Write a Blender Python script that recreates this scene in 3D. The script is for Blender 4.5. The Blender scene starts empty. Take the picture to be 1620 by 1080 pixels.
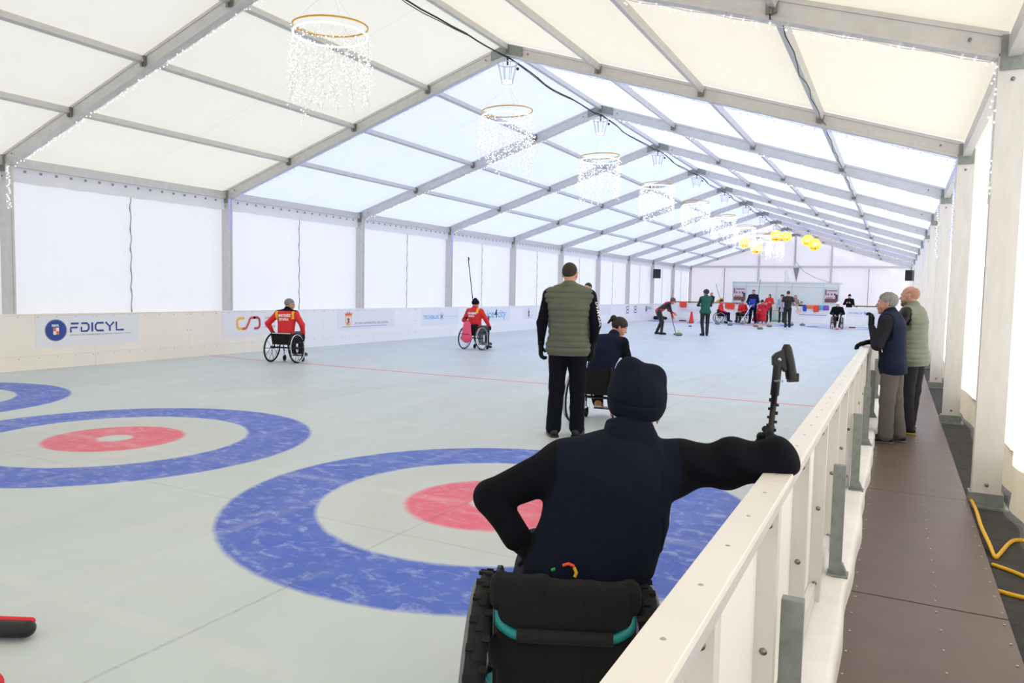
import bpy, math, random
import numpy as np
from mathutils import Vector, Matrix
from mathutils.bvhtree import BVHTree
random.seed(7); np.random.seed(7)
S = bpy.context.scene
COL = S.collection
PI = math.pi

# ------------------------------------------------------------------ camera
cam_d = bpy.data.cameras.new('camera'); cam = bpy.data.objects.new('camera', cam_d); COL.objects.link(cam)
cam_d.sensor_width = 36; cam_d.lens = 1166.99 / 1620 * 36; cam_d.clip_start = 0.05; cam_d.clip_end = 300
_F = Vector((-0.46116, 0.88475, -0.06741)); _R = Vector((0.88594, 0.46335, 0.02050)); _U = Vector((-0.04938, 0.05027, 0.99751))
cam.matrix_world = Matrix(((_R.x, _U.x, -_F.x, 0), (_R.y, _U.y, -_F.y, 0), (_R.z, _U.z, -_F.z, 1.485), (0, 0, 0, 1)))
S.camera = cam
# ------------------------------------------------------------------ light
W = bpy.data.worlds.new('sky'); S.world = W; W.use_nodes = True
bg = W.node_tree.nodes['Background']; bg.inputs[0].default_value = (0.93, 0.96, 1.0, 1); bg.inputs[1].default_value = 2.1
sd = bpy.data.lights.new('sun', 'SUN'); sd.energy = 4.6; sd.angle = math.radians(3); sd.color = (1.0, 0.93, 0.82)
sun = bpy.data.objects.new('sun', sd); COL.objects.link(sun)
sun.rotation_euler = Vector((-0.80, 0.15, -0.58)).to_track_quat('-Z', 'Y').to_euler(); sun.location = (20, -5, 20)
S.view_settings.view_transform = 'Standard'; S.view_settings.look = 'None'
S.view_settings.gamma = 1; S.view_settings.use_curve_mapping = False
S.view_settings.exposure = -0.28
S.cycles.max_bounces = 9; S.cycles.diffuse_bounces = 5; S.cycles.glossy_bounces = 3; S.cycles.transmission_bounces = 6
S.cycles.sample_clamp_indirect = 8

# ------------------------------------------------------------------ materials
MATS = {}
def srgb(c):
    if max(c) > 1: c = [x / 255 for x in c]
    return tuple((x / 12.92 if x <= .04045 else ((x + .055) / 1.055) ** 2.4) for x in c)
def mat(name, col, rough=.6, metal=0., bump=0., bscale=60., var=0., vscale=6., spec=.5, emit=0., stretch=(1, 1, 1)):
    if name in MATS: return MATS[name]
    m = bpy.data.materials.new(name); m.use_nodes = True; MATS[name] = m
    nt = m.node_tree; b = nt.nodes['Principled BSDF']; c = srgb(col)
    b.inputs['Base Color'].default_value = (*c, 1); b.inputs['Roughness'].default_value = rough
    b.inputs['Metallic'].default_value = metal; b.inputs['Specular IOR Level'].default_value = spec
    if emit:
        b.inputs['Emission Color'].default_value = (*c, 1); b.inputs['Emission Strength'].default_value = emit
        m.cycles.emission_sampling = 'NONE'
    if bump or var:
        tc = nt.nodes.new('ShaderNodeTexCoord'); mp = nt.nodes.new('ShaderNodeMapping'); mp.inputs['Scale'].default_value = stretch
        nt.links.new(tc.outputs['Object'], mp.inputs[0])
    if var:
        n = nt.nodes.new('ShaderNodeTexNoise'); n.inputs['Scale'].default_value = vscale; n.inputs['Detail'].default_value = 6
        r = nt.nodes.new('ShaderNodeMapRange'); r.inputs[1].default_value = .3; r.inputs[2].default_value = .7; r.inputs[3].default_value = 1 - var; r.inputs[4].default_value = 1 + var
        x = nt.nodes.new('ShaderNodeMix'); x.data_type = 'RGBA'; x.blend_type = 'MULTIPLY'; x.inputs[0].default_value = 1
        x.inputs[6].default_value = (*c, 1)
        nt.links.new(mp.outputs[0], n.inputs[0]); nt.links.new(n.outputs[0], r.inputs[0]); nt.links.new(r.outputs[0], x.inputs[7]); nt.links.new(x.outputs[2], b.inputs['Base Color'])
    if bump:
        n = nt.nodes.new('ShaderNodeTexNoise'); n.inputs['Scale'].default_value = bscale; n.inputs['Detail'].default_value = 5
        q = nt.nodes.new('ShaderNodeBump'); q.inputs['Strength'].default_value = bump; q.inputs['Distance'].default_value = .01
        nt.links.new(mp.outputs[0], n.inputs[0]); nt.links.new(n.outputs[0], q.inputs['Height']); nt.links.new(q.outputs[0], b.inputs['Normal'])
    return m
class NT:
    """tiny node helper"""
    def __init__(s, m): m.use_nodes = True; s.t = m.node_tree; s.n = s.t.nodes
    def new(s, kind, **kw):
        n = s.n.new(kind)
        for k, v in kw.items(): setattr(n, k, v)
        return n
    def val(s, sock, v):
        if hasattr(v, 'links') or hasattr(v, 'is_linked'): s.t.links.new(v, sock)
        else: sock.default_value = v
    def math(s, op, a, b=0., c=None):
        n = s.new('ShaderNodeMath', operation=op); s.val(n.inputs[0], a); s.val(n.inputs[1], b)
        if c is not None: s.val(n.inputs[2], c)
        return n.outputs[0]
    def rng(s, v, a, b, c=0., d=1.):
        n = s.new('ShaderNodeMapRange'); s.val(n.inputs[0], v)
        for i, q in enumerate((a, b, c, d)): n.inputs[i + 1].default_value = q
        return n.outputs[0]
    def mix(s, f, a, b, mode='MIX'):
        n = s.new('ShaderNodeMix', data_type='RGBA', blend_type=mode); s.val(n.inputs[0], f); s.val(n.inputs[6], a); s.val(n.inputs[7], b)
        return n.outputs[2]
    def noise(s, vec, scale, detail=4., rough=.5, dist=0.):
        n = s.new('ShaderNodeTexNoise'); s.val(n.inputs['Vector'], vec)
        n.inputs['Scale'].default_value = scale; n.inputs['Detail'].default_value = detail; n.inputs['Roughness'].default_value = rough; n.inputs['Distortion'].default_value = dist
        return n.outputs[0]
    def scale(s, vec, sc, rot=(0, 0, 0)):
        n = s.new('ShaderNodeMapping'); s.val(n.inputs[0], vec); n.inputs['Scale'].default_value = sc; n.inputs['Rotation'].default_value = rot
        return n.outputs[0]
def fabric(name, col, trans=.5, tcol=None, seam=None, crease=.25):
    """thin tent membrane: reflects and lets daylight through"""
    if name in MATS: return MATS[name]
    m = bpy.data.materials.new(name); MATS[name] = m; g = NT(m); g.n.remove(g.n['Principled BSDF'])
    out = g.n['Material Output']; tc = g.new('ShaderNodeTexCoord'); pos = tc.outputs['Object']
    c = (*srgb(col), 1); tcn = (*srgb(tcol or col), 1)
    n1 = g.noise(g.scale(pos, (1, 1, .35)), 3.0, 5, .6, .4)
    var = g.rng(n1, .3, .7, .965, 1.0)
    cc = g.mix(1., c, (1, 1, 1, 1), 'MULTIPLY')
    x = g.new('ShaderNodeMix', data_type='RGBA', blend_type='MULTIPLY'); x.inputs[0].default_value = 1; g.val(x.inputs[6], tcn); g.t.links.new(var, x.inputs[7]); tcx = x.outputs[2]
    if seam:
        sp = g.new('ShaderNodeSeparateXYZ'); g.val(sp.inputs[0], pos)
        f = g.math('ABSOLUTE', g.math('SUBTRACT', g.math('WRAP', sp.outputs[1], seam[1], seam[0]), (seam[0] + seam[1]) / 2))
        line = g.rng(f, .012, .022, .86, 1.)
        x = g.new('ShaderNodeMix', data_type='RGBA', blend_type='MULTIPLY'); x.inputs[0].default_value = 1; g.val(x.inputs[6], tcx); g.t.links.new(line, x.inputs[7]); tcx = x.outputs[2]
    bm = g.new('ShaderNodeBump'); bm.inputs['Strength'].default_value = crease; bm.inputs['Distance'].default_value = .03
    g.val(bm.inputs['Height'], g.noise(g.scale(pos, (1, 1, .5)), 2.2, 6, .55, .8))
    a = g.new('ShaderNodeBsdfDiffuse'); g.val(a.inputs[0], cc); g.val(a.inputs['Normal'], bm.outputs[0])
    b = g.new('ShaderNodeBsdfTranslucent'); g.val(b.inputs[0], tcx); g.val(b.inputs['Normal'], bm.outputs[0])
    mx = g.new('ShaderNodeMixShader'); mx.inputs[0].default_value = trans
    g.t.links.new(a.outputs[0], mx.inputs[1]); g.t.links.new(b.outputs[0], mx.inputs[2]); g.t.links.new(mx.outputs[0], out.inputs[0])
    return m

# ------------------------------------------------------------------ objects
def tag(o, label=None, cat=None, group=None, kind=None):
    if label: o['label'] = label
    if cat: o['category'] = cat
    if group: o['group'] = group
    if kind: o['kind'] = kind
    return o
def empty(name, loc=(0, 0, 0), rz=0, **k):
    o = bpy.data.objects.new(name, None); COL.objects.link(o); o.location = loc; o.rotation_euler = (0, 0, rz); o.empty_display_size = .1
    return tag(o, **k)
def link(name, me, m, parent=None, smooth=True, **k):
    o = bpy.data.objects.new(name, me); COL.objects.link(o); o.parent = parent
    if m is not None and not me.materials:
        for q in (m if isinstance(m, (list, tuple)) else [m]): me.materials.append(q)
    return tag(o, **k)
def copy_tree(o, parent=None):
    c = o.copy(); COL.objects.link(c); c.parent = parent
    for ch in list(o.children): copy_tree(ch, c)
    return c
class MB:
    def __init__(s): s.v = []; s.f = []; s.m = []; s.sm = []
    def add(s, vs, fs, mi=0, smooth=False):
        o = len(s.v); s.v += [tuple(v) for v in vs]; s.f += [tuple(i + o for i in f) for f in fs]; s.m += [mi] * len(fs); s.sm += [smooth] * len(fs); return s
    def box(s, x0, x1, y0, y1, z0, z1, mi=0, M=None):
        vs = [Vector((x, y, z)) for x in (x0, x1) for y in (y0, y1) for z in (z0, z1)]
        if M: vs = [M @ v for v in vs]
        return s.add(vs, [(0, 1, 3, 2), (4, 6, 7, 5), (0, 4, 5, 1), (2, 3, 7, 6), (0, 2, 6, 4), (1, 5, 7, 3)], mi)
    def tube(s, pts, r, n=8, mi=0, closed=False, caps=True, flat=None):
        pts = [Vector(p) for p in pts]; N = len(pts); rr = r if isinstance(r, (list, tuple)) else [r] * N
        up = None; vs = []
        for i, p in enumerate(pts):
            if closed: t = pts[(i + 1) % N] - pts[i - 1]
            else: t = pts[min(i + 1, N - 1)] - pts[max(i - 1, 0)]
            t = t.normalized() if t.length > 1e-9 else Vector((0, 0, 1))
            if up is None:
                up = Vector((0, 0, 1)) if abs(t.z) < .9 else Vector((1, 0, 0))
            u = (up - t * up.dot(t)).normalized(); w = t.cross(u); up = u
            for k in range(n):
                a = 2 * PI * k / n; vs.append(p + (u * math.cos(a) * (flat or 1) + w * math.sin(a)) * rr[i])
        fs = []
        for i in range(N if closed else N - 1):
            j = (i + 1) % N
            for k in range(n): fs.append((i * n + k, i * n + (k + 1) % n, j * n + (k + 1) % n, j * n + k))
        s.add(vs, fs, mi, True)
        if caps and not closed: s.add(vs[:n][::-1], [tuple(range(n))], mi); s.add(vs[-n:], [tuple(range(n))], mi)
        return s
    def lathe(s, prof, n=20, M=None, mi=0, smooth=True):
        vs = []
        for r, z in prof:
            for k in range(n):
                v = Vector((r * math.cos(2 * PI * k / n), r * math.sin(2 * PI * k / n), z)); vs.append(M @ v if M else v)
        fs = [(i * n + k, i * n + (k + 1) % n, (i + 1) * n + (k + 1) % n, (i + 1) * n + k) for i in range(len(prof) - 1) for k in range(n)]
        return s.add(vs, fs, mi, smooth)
    def torus(s, c, axis, R, r, n=48, m=10, mi=0, flat=None):
        q = Vector(axis).to_track_quat('Z', 'Y')
        return s.tube([Vector(c) + q @ Vector((R * math.cos(2 * PI * k / n), R * math.sin(2 * PI * k / n), 0)) for k in range(n)], r, m, mi, closed=True)
    def ball(s, c, r, n=8, mi=0):
        c = Vector(c); k = max(3, n // 2)
        prof = [(max(1e-4, r * math.sin(PI * i / k)), -r * math.cos(PI * i / k)) for i in range(k + 1)]
        return s.lathe(prof, n, Matrix.Translation(c), mi)
    def poly(s, pts, ext, mi=0):
        """prism: polygon pts (3d) extruded by vector"""
        e = Vector(ext); n = len(pts); a = [Vector(p) for p in pts]; b = [p + e for p in a]
        return s.add(a + b, [tuple(range(n))[::-1], tuple(range(n, 2 * n))] + [(i, (i + 1) % n, n + (i + 1) % n, n + i) for i in range(n)], mi)
    def mesh(s, name):
        me = bpy.data.meshes.new(name); me.from_pydata(s.v, [], s.f)
        me.polygons.foreach_set('material_index', s.m); me.polygons.foreach_set('use_smooth', s.sm); me.update(); return me
    def build(s, name, m, parent=None, bev=0, **k):
        o = link(name, s.mesh(name), m, parent, **k)
        if bev:
            b = o.modifiers.new('b', 'BEVEL'); b.width = bev; b.segments = 2; b.limit_method = 'ANGLE'
        return o

# ------------------------------------------------------------------ implicit surfaces
def V(*a): return np.array(a, dtype=np.float64)
def C(a, b, ra, rb=None, k=.02, n=None, s=1., op='u'):
    return ('c', np.asarray(a, float), np.asarray(b, float), ra, ra if rb is None else rb, k, None if n is None else np.asarray(n, float), s, op)
def E(c, r, k=.02, R=None, op='u'):
    return ('e', np.asarray(c, float), np.asarray(r, float) if not np.isscalar(r) else np.array([r] * 3), k, R, op)
def PL(p, n, k=.004): return ('p', np.asarray(p, float), np.asarray(n, float) / np.linalg.norm(n), k)   # keeps the side the normal points away from
def DISP(f): return ('d', f)
def _smin(a, b, k):
    h = np.clip(.5 + .5 * (b - a) / k, 0, 1); return b + (a - b) * h - k * h * (1 - h)
def sdf_mesh(name, prims, h):
    lo = np.full(3, 1e9); hi = -lo
    for q in prims:
        if q[0] == 'c' and q[8] == 'u':
            r = max(q[3], q[4]); lo = np.minimum(lo, np.minimum(q[1], q[2]) - r); hi = np.maximum(hi, np.maximum(q[1], q[2]) + r)
        elif q[0] == 'e' and q[5] == 'u':
            r = q[2].max() if q[4] is not None else q[2]; lo = np.minimum(lo, q[1] - r); hi = np.maximum(hi, q[1] + r)
    lo -= 3 * h + .02; hi += 3 * h + .02
    n = np.ceil((hi - lo) / h).astype(int) + 1
    ax = [(lo[i] + h * np.arange(n[i])).astype(np.float32) for i in range(3)]
    Fv = np.full(n, 1.0, np.float32)
    def sub(l, u):
        i0 = np.clip(np.floor((l - lo) / h).astype(int), 0, n); i1 = np.clip(np.ceil((u - lo) / h).astype(int) + 1, 0, n)
        sl = tuple(slice(i0[i], i1[i]) for i in range(3))
        return sl, ax[0][sl[0]][:, None, None], ax[1][sl[1]][None, :, None], ax[2][sl[2]][None, None, :]
    for q in prims:
        if q[0] == 'c':
            _, a, b, ra, rb, k, nn, s, op = q; r = max(ra, rb) + k + 2 * h
            sl, x, y, z = sub(np.minimum(a, b) - r, np.maximum(a, b) + r)
            d = b - a; L = float(d @ d) + 1e-12
            t = np.clip(((x - a[0]) * d[0] + (y - a[1]) * d[1] + (z - a[2]) * d[2]) / L, 0, 1)
            px, py, pz = x - a[0] - t * d[0], y - a[1] - t * d[1], z - a[2] - t * d[2]
            if nn is not None:
                e = (px * nn[0] + py * nn[1] + pz * nn[2]) * (s - 1); px = px + e * nn[0]; py = py + e * nn[1]; pz = pz + e * nn[2]
            D = np.sqrt(px * px + py * py + pz * pz) - (ra + (rb - ra) * t)
        elif q[0] == 'e':
            _, c, r, k, R, op = q; m = (r.max() if R is not None else r) + k + 2 * h
            sl, x, y, z = sub(c - m, c + m); x = x - c[0]; y = y - c[1]; z = z - c[2]
            if R is not None:
                x, y, z = (R[0][0] * x + R[1][0] * y + R[2][0] * z, R[0][1] * x + R[1][1] * y + R[2][1] * z, R[0][2] * x + R[1][2] * y + R[2][2] * z)
            k0 = np.sqrt((x / r[0]) ** 2 + (y / r[1]) ** 2 + (z / r[2]) ** 2); k1 = np.sqrt((x / r[0] ** 2) ** 2 + (y / r[1] ** 2) ** 2 + (z / r[2] ** 2) ** 2)
            D = k0 * (k0 - 1) / np.maximum(k1, 1e-6)
        elif q[0] == 'p':
            p, nn, k = q[1:]
            D = (ax[0][:, None, None] - p[0]) * nn[0] + (ax[1][None, :, None] - p[1]) * nn[1] + (ax[2][None, None, :] - p[2]) * nn[2]
            Fv = -_smin(-Fv, -D, k); continue
        else:
            near = np.abs(Fv) < 4 * h + .03
            I = np.nonzero(near)
            Fv[near] += q[1](ax[0][I[0]], ax[1][I[1]], ax[2][I[2]]).astype(np.float32); continue
        if op == 'u': Fv[sl] = _smin(Fv[sl], D, k)
        else: Fv[sl] = -_smin(-Fv[sl], D, k)
    # surface nets
    s = Fv < 0
    cnt = np.zeros(np.array(n) - 1, np.int8)
    for i in (0, 1):
        for j in (0, 1):
            for k in (0, 1): cnt += s[i:n[0] - 1 + i, j:n[1] - 1 + j, k:n[2] - 1 + k]
    act = (cnt > 0) & (cnt < 8); I = np.array(np.nonzero(act)).T
    idx = np.full(act.shape, -1, np.int64); idx[act] = np.arange(len(I))
    acc = np.zeros((len(I), 3)); w = np.zeros(len(I))
    cor = [(i, j, k) for i in (0, 1) for j in (0, 1) for k in (0, 1)]
    for a in cor:
        for b in cor:
            if sum(b) - sum(a) == 1 and sum(abs(x - y) for x, y in zip(a, b)) == 1:
                fa = Fv[I[:, 0] + a[0], I[:, 1] + a[1], I[:, 2] + a[2]]; fb = Fv[I[:, 0] + b[0], I[:, 1] + b[1], I[:, 2] + b[2]]
                c = (fa < 0) != (fb < 0); t = np.where(c, fa / np.where(c, fa - fb, 1), 0)
                acc += c[:, None] * (np.array(a) + t[:, None] * (np.array(b) - np.array(a))); w += c
    P = lo + h * (I + acc / w[:, None])
    quads = []
    for d in range(3):
        A = [slice(None)] * 3; B = [slice(None)] * 3; A[d] = slice(0, -1); B[d] = slice(1, None)
        ch = s[tuple(A)] != s[tuple(B)]
        J = np.array(np.nonzero(ch)).T; e1, e2 = (d + 1) % 3, (d + 2) % 3
        J = J[(J[:, e1] > 0) & (J[:, e2] > 0) & (J[:, e1] < n[e1] - 1) & (J[:, e2] < n[e2] - 1)]
        def at(o1, o2):
            K = J.copy(); K[:, e1] += o1; K[:, e2] += o2; return idx[K[:, 0], K[:, 1], K[:, 2]]
        q = np.stack([at(-1, -1), at(0, -1), at(0, 0), at(-1, 0)], 1)
        ins = s[J[:, 0], J[:, 1], J[:, 2]]
        q[~ins] = q[~ins][:, ::-1]; quads.append(q)
    Q = np.concatenate(quads)
    me = bpy.data.meshes.new(name); me.vertices.add(len(P)); me.vertices.foreach_set('co', P.ravel())
    me.loops.add(len(Q) * 4); me.loops.foreach_set('vertex_index', Q.ravel().astype(np.int32))
    me.polygons.add(len(Q)); me.polygons.foreach_set('loop_start', np.arange(len(Q), dtype=np.int32) * 4)
    try: me.polygons.foreach_set('loop_total', np.full(len(Q), 4, np.int32))
    except Exception: pass
    me.polygons.foreach_set('use_smooth', np.ones(len(Q), bool))
    me.update(calc_edges=True); me.validate()
    return me
def sdf(name, prims, h, m, parent=None, paint=None, **k):
    me = sdf_mesh(name, prims, h)
    o = link(name, me, m, parent, **k)
    if paint:
        ce = np.empty(len(me.polygons) * 3); me.polygons.foreach_get('center', ce); ce = ce.reshape(-1, 3)
        mi = np.zeros(len(ce), np.int32)
        for q, fn in paint:
            me.materials.append(q); mi[fn(ce[:, 0], ce[:, 1], ce[:, 2])] = len(me.materials) - 1
        me.polygons.foreach_set('material_index', mi)
    return o
def tri_noise(sx, sy, sz, ph=0.):
    def f(x, y, z): return (np.sin(sx * x + 1.3 * np.sin(sy * y + ph) + ph) + np.sin(sz * z + 1.7 * np.sin(sx * x * .7 + ph * 2)) + np.sin(sy * y + 1.1 * np.sin(sz * z * .8 - ph))) / 3
    return f

def text_mesh(body, size, bold=.0, ext=.0, align='LEFT', spacing=1.):
    cu = bpy.data.curves.new('t', 'FONT'); cu.body = body; cu.size = size; cu.offset = bold; cu.extrude = ext; cu.align_x = align; cu.resolution_u = 3; cu.space_character = spacing
    o = bpy.data.objects.new('t', cu); COL.objects.link(o); dg = bpy.context.evaluated_depsgraph_get(); dg.update()
    me = bpy.data.meshes.new_from_object(o.evaluated_get(dg)); bpy.data.objects.remove(o); return me
def text_on(body, size, M, m, parent=None, bold=.0, name='lettering', align='LEFT', width=None, spacing=1.):
    """lettering laid in the plane of matrix M (x right, y up); width: fit"""
    me = text_mesh(body, size, bold, .001, align, spacing)
    if width:
        xs = [v.co.x for v in me.vertices]; w = max(xs) - min(xs); M = M @ Matrix.Diagonal((width / w, 1, 1, 1))
    me.transform(M); me.name = name
    return link(name, me, m, parent)
def wrap_on(target, me, origin, dx, dy, dn, off=.003):
    """press a flat mesh onto the surface of target, looking along -dn (target's own space)"""
    bv = BVHTree.FromPolygons([v.co[:] for v in target.data.vertices], [p.vertices[:] for p in target.data.polygons])
    o, dx, dy, dn = Vector(origin), Vector(dx), Vector(dy), Vector(dn)
    for v in me.vertices:
        p = o + dx * v.co.x + dy * v.co.y; hit = bv.ray_cast(p + dn * .4, -dn, 1.0)
        v.co = (hit[0] + dn * off) if hit[0] is not None else p
    return me

# ------------------------------------------------------------------ palette
M_alu = mat('aluminium', (206, 204, 202), .45, .35, var=.05, vscale=9, bump=.05, bscale=30)
M_aluw = mat('pale_aluminium', (216, 213, 208), .5, .15, var=.05, vscale=5, stretch=(3, 3, .6))
M_galv = mat('galvanised_steel', (142, 148, 144), .5, .5, var=.14, vscale=22)
M_steel = mat('bolt_steel', (140, 138, 132), .4, .8)
M_white = mat('white_board', (244, 240, 234), .45, var=.015, vscale=2)
M_whitep = mat('white_plastic', (240, 240, 240), .4)
M_black = mat('black_plastic', (9, 9, 10), .45)
M_blackf = mat('black_cloth', (10, 10, 12), .9, bump=.3, bscale=350)
M_tyre = mat('black_rubber', (15, 15, 15), .8, bump=.2, bscale=90)
M_navy = mat('navy_fleece', (14, 20, 37), .95, bump=.35, bscale=420, var=.12, vscale=30, spec=.2)
M_navy2 = mat('navy_cloth', (11, 14, 26), .9, bump=.25, bscale=300, var=.08, spec=.2)
M_navyv = mat('navy_softshell', (16, 26, 52), .85, bump=.15, bscale=300, spec=.25)
M_dark = mat('charcoal_cloth', (28, 28, 32), .9, bump=.3, bscale=200)
M_grey = mat('grey_trouser_cloth', (98, 92, 88), .9, bump=.3, bscale=200, var=.06)
M_olive = mat('olive_quilted_nylon', (92, 96, 78), .6, bump=.25, bscale=60, var=.06, vscale=12)
M_olive2 = mat('sage_quilted_nylon', (116, 120, 102), .6, bump=.25, bscale=60, var=.06, vscale=12)
M_red = mat('red_sport_cloth', (222, 34, 36), .6, bump=.15, bscale=120)
M_red2 = mat('crimson_cloth', (200, 22, 44), .8)
M_yellow = mat('yellow_cloth', (250, 190, 40), .6)
M_skin = mat('skin', (214, 158, 132), .5, var=.06, vscale=20)
M_skin2 = mat('skin_ruddy', (190, 140, 120), .5, var=.08, vscale=24)
M_hairg = mat('grey_hair', (138, 134, 130), .8, bump=.8, bscale=160, var=.25, vscale=60, stretch=(1, 1, .25))
M_hairb = mat('dark_brown_hair', (40, 28, 24), .6, bump=.6, bscale=160, var=.3, vscale=60, stretch=(1, 1, .25))
M_hairk = mat('cropped_dark_hair', (58, 48, 42), .9, bump=.4, bscale=300, var=.2, vscale=80)
M_eye = mat('eye_white', (230, 226, 222), .2); M_iris = mat('dark_iris', (40, 28, 22), .2)
M_lip = mat('lip_pink', (176, 100, 92), .5)
M_teal = mat('teal_enamel', (0, 132, 134), .25)
M_chrome = mat('polished_metal', (200, 200, 205), .2, 1.)
M_pink = mat('pink_nylon', (240, 88, 120), .6, bump=.2, bscale=40)
M_green = mat('dark_green_cloth', (24, 92, 76), .8)
M_blue = mat('royal_blue_cloth', (28, 76, 190), .7)
M_orange = mat('orange_plastic', (238, 72, 40), .5)
M_gold = mat('gold_metal', (212, 160, 50), .3, .6)
M_sole = mat('pale_sole', (200, 200, 196), .7)
M_led = mat('white_led', (255, 255, 255), .4, emit=3.5)
M_ledb = mat('blue_led', (96, 96, 255), .4, emit=3.5)
M_ledy = mat('amber_led', (255, 190, 60), .4, emit=2.2)
M_wirew = mat('white_wire', (240, 240, 240), .5)
M_granite = mat('stone_granite', (120, 126, 124), .35, var=.3, vscale=90)
M_wood = mat('brown_plywood', (96, 78, 68), .42, var=.10, vscale=5, bump=.03, bscale=40)
M_woodr = mat('wooden_ledge', (120, 92, 66), .6, var=.2)
M_cab = mat('yellow_cable_sheath', (236, 180, 30), .5)

# ================================================================== THE TENT
BAY = 4.5; FY = [6.986 + BAY * k for k in range(-3, 11)]      # arches
XL, XR, ZE, ZR = -12.95, 0.60, 3.37, 5.53; XM = (XL + XR) / 2; SL = (ZR - ZE) / (XM - XL)
def zb(x): return ZE + SL * ((x - XL) if x < XM else (XR - x))
_tn = [0]
def trim(mb, m, bev=0):
    _tn[0] += 1; return mb.build('trim_%d' % _tn[0], m, kind='structure', bev=bev)
def trim_me(me):
    _tn[0] += 1; return link('trim_%d' % _tn[0], me, None, kind='structure')

# ice material with the painted houses
def ice_material():
    m = bpy.data.materials.new('rink_ice'); g = NT(m); b = g.n['Principled BSDF']
    tc = g.new('ShaderNodeTexCoord'); pos = tc.outputs['Object']; sp = g.new('ShaderNodeSeparateXYZ'); g.val(sp.inputs[0], pos)
    X, Y = sp.outputs[0], sp.outputs[1]
    wob = g.math('MULTIPLY', g.math('SUBTRACT', g.noise(pos, 9, 5, .7), .5), .035)
    d = None
    for cy in (4.47, 41.0):
        for cx in (-2.455, -6.62, -10.785):
            dx = g.math('SUBTRACT', X, cx); dy = g.math('SUBTRACT', Y, cy)
            q = g.math('SQRT', g.math('ADD', g.math('MULTIPLY', dx, dx), g.math('MULTIPLY', dy, dy)))
            d = q if d is None else g.math('MINIMUM', d, q)
    d = g.math('ADD', d, wob)
    # worn, frosted patches and long scratches over the paint
    n1 = g.noise(g.scale(pos, (1.0, .55, 1), (0, 0, .5)), 4.5, 9, .68, .6)
    n2 = g.noise(g.scale(pos, (7, .9, 1), (0, 0, -1.1)), 6, 6, .7, .3)
    n3 = g.noise(g.scale(pos, (.7, 8, 1), (0, 0, .35)), 5, 6, .7, .4)
    worn = g.rng(g.noise(g.scale(pos, (.8, 1.3, 1), (0, 0, .5)), 9, 8, .68, .5), .52, .66, 0, .6); scr = g.rng(g.math('MAXIMUM', n2, n3), .60, .76, 0, .4)
    frost = g.math('MINIMUM', g.math('ADD', worn, scr), .78)
    grime = g.rng(g.noise(g.scale(pos, (.5, .22, 1), (0, 0, .3)), 1.4, 7, .62, .8), .3, .72, .90, 1.03)
    yel = g.rng(g.noise(g.scale(pos, (.35, .9, 1), (0, 0, -.25)), 1.3, 4, .6, .5), .55, .75, 0, .35)
    base = g.mix(yel, (*srgb((204, 213, 212)), 1), (*srgb((212, 206, 188)), 1))
    def band(a, b_, soft):
        return g.math('MULTIPLY', g.rng(d, a - soft, a + soft, 0, 1), g.rng(d, b_ - soft, b_ + soft, 1, 0))
    blue = g.mix(frost, (*srgb((66, 98, 200)), 1), (*srgb((178, 192, 226)), 1))
    red = g.mix(g.math('MULTIPLY', frost, .75), (*srgb((232, 96, 116)), 1), (*srgb((232, 186, 190)), 1))
    white = (*srgb((203, 205, 199)), 1)
    c = g.mix(g.rng(d, 1.0, 1.25, .7, 0), base, white)
    c = g.mix(band(1.206, 1.818, .02), c, blue); c = g.mix(band(.15, .613, .025), c, red)
    c = g.mix(g.rng(d, .12, .17, 1, 0), c, (*srgb((205, 208, 202)), 1))
    hog = g.math('MULTIPLY', g.rng(g.math('ABSOLUTE', g.math('SUBTRACT', Y, 10.84)), .03, .05, 1, 0), g.rng(n1, .3, .75, .95, .6))
    c = g.mix(hog, c, (*srgb((236, 66, 84)), 1))
    # seams of the cooling panels under the ice
    def lines(coord, a, step, w, amt):
        f = g.math('ABSOLUTE', g.math('SUBTRACT', g.math('WRAP', g.math('ADD', coord, wob), a + step, a), a + step / 2))
        return g.rng(f, w, w * 2.2, amt, 0)
    sm = g.math('MAXIMUM', lines(X, -2.62 - 2.08, 4.165, .006, .30), lines(Y, 1.0, 5.2, .006, .22))
    sm = g.math('MULTIPLY', sm, g.rng(n3, .35, .6, .3, 1))
    c = g.mix(sm, c, (*srgb((92, 100, 100)), 1))
    pale = g.math('MAXIMUM', lines(X, -12.9, 2.08, .03, .25), lines(Y, 3.2, 2.3, .035, .35))
    c = g.mix(g.math('MULTIPLY', pale, g.rng(n1, .4, .7, 0, .8)), c, (*srgb((240, 238, 226)), 1))
    x = g.new('ShaderNodeMix', data_type='RGBA', blend_type='MULTIPLY'); x.inputs[0].default_value = 1; g.t.links.new(c, x.inputs[6]); g.t.links.new(grime, x.inputs[7])
    g.t.links.new(x.outputs[2], b.inputs['Base Color'])
    g.t.links.new(g.rng(n1, .35, .7, .36, .6), b.inputs['Roughness']); b.inputs['IOR'].default_value = 1.5; b.inputs['Specular IOR Level'].default_value = .5
    bp = g.new('ShaderNodeBump'); bp.inputs['Strength'].default_value = .02; bp.inputs['Distance'].default_value = .01
    g.t.links.new(g.noise(pos, 14, 4, .5), bp.inputs['Height']); g.t.links.new(bp.outputs[0], b.inputs['Normal'])
    return m
M_ice = ice_material()
MB().box(-12.96, -.30, -6.5, 52.0, -.15, 0).build('floor', M_ice, kind='structure')
M_ground = mat('dark_ground_mat', (62, 60, 58), .9, bump=.6, bscale=30, var=.25, vscale=10)
MB().box(-13.6, 1.6, -7, 52.6, -.22, -.16).build('floor_ground', M_ground, kind='structure')

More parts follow.
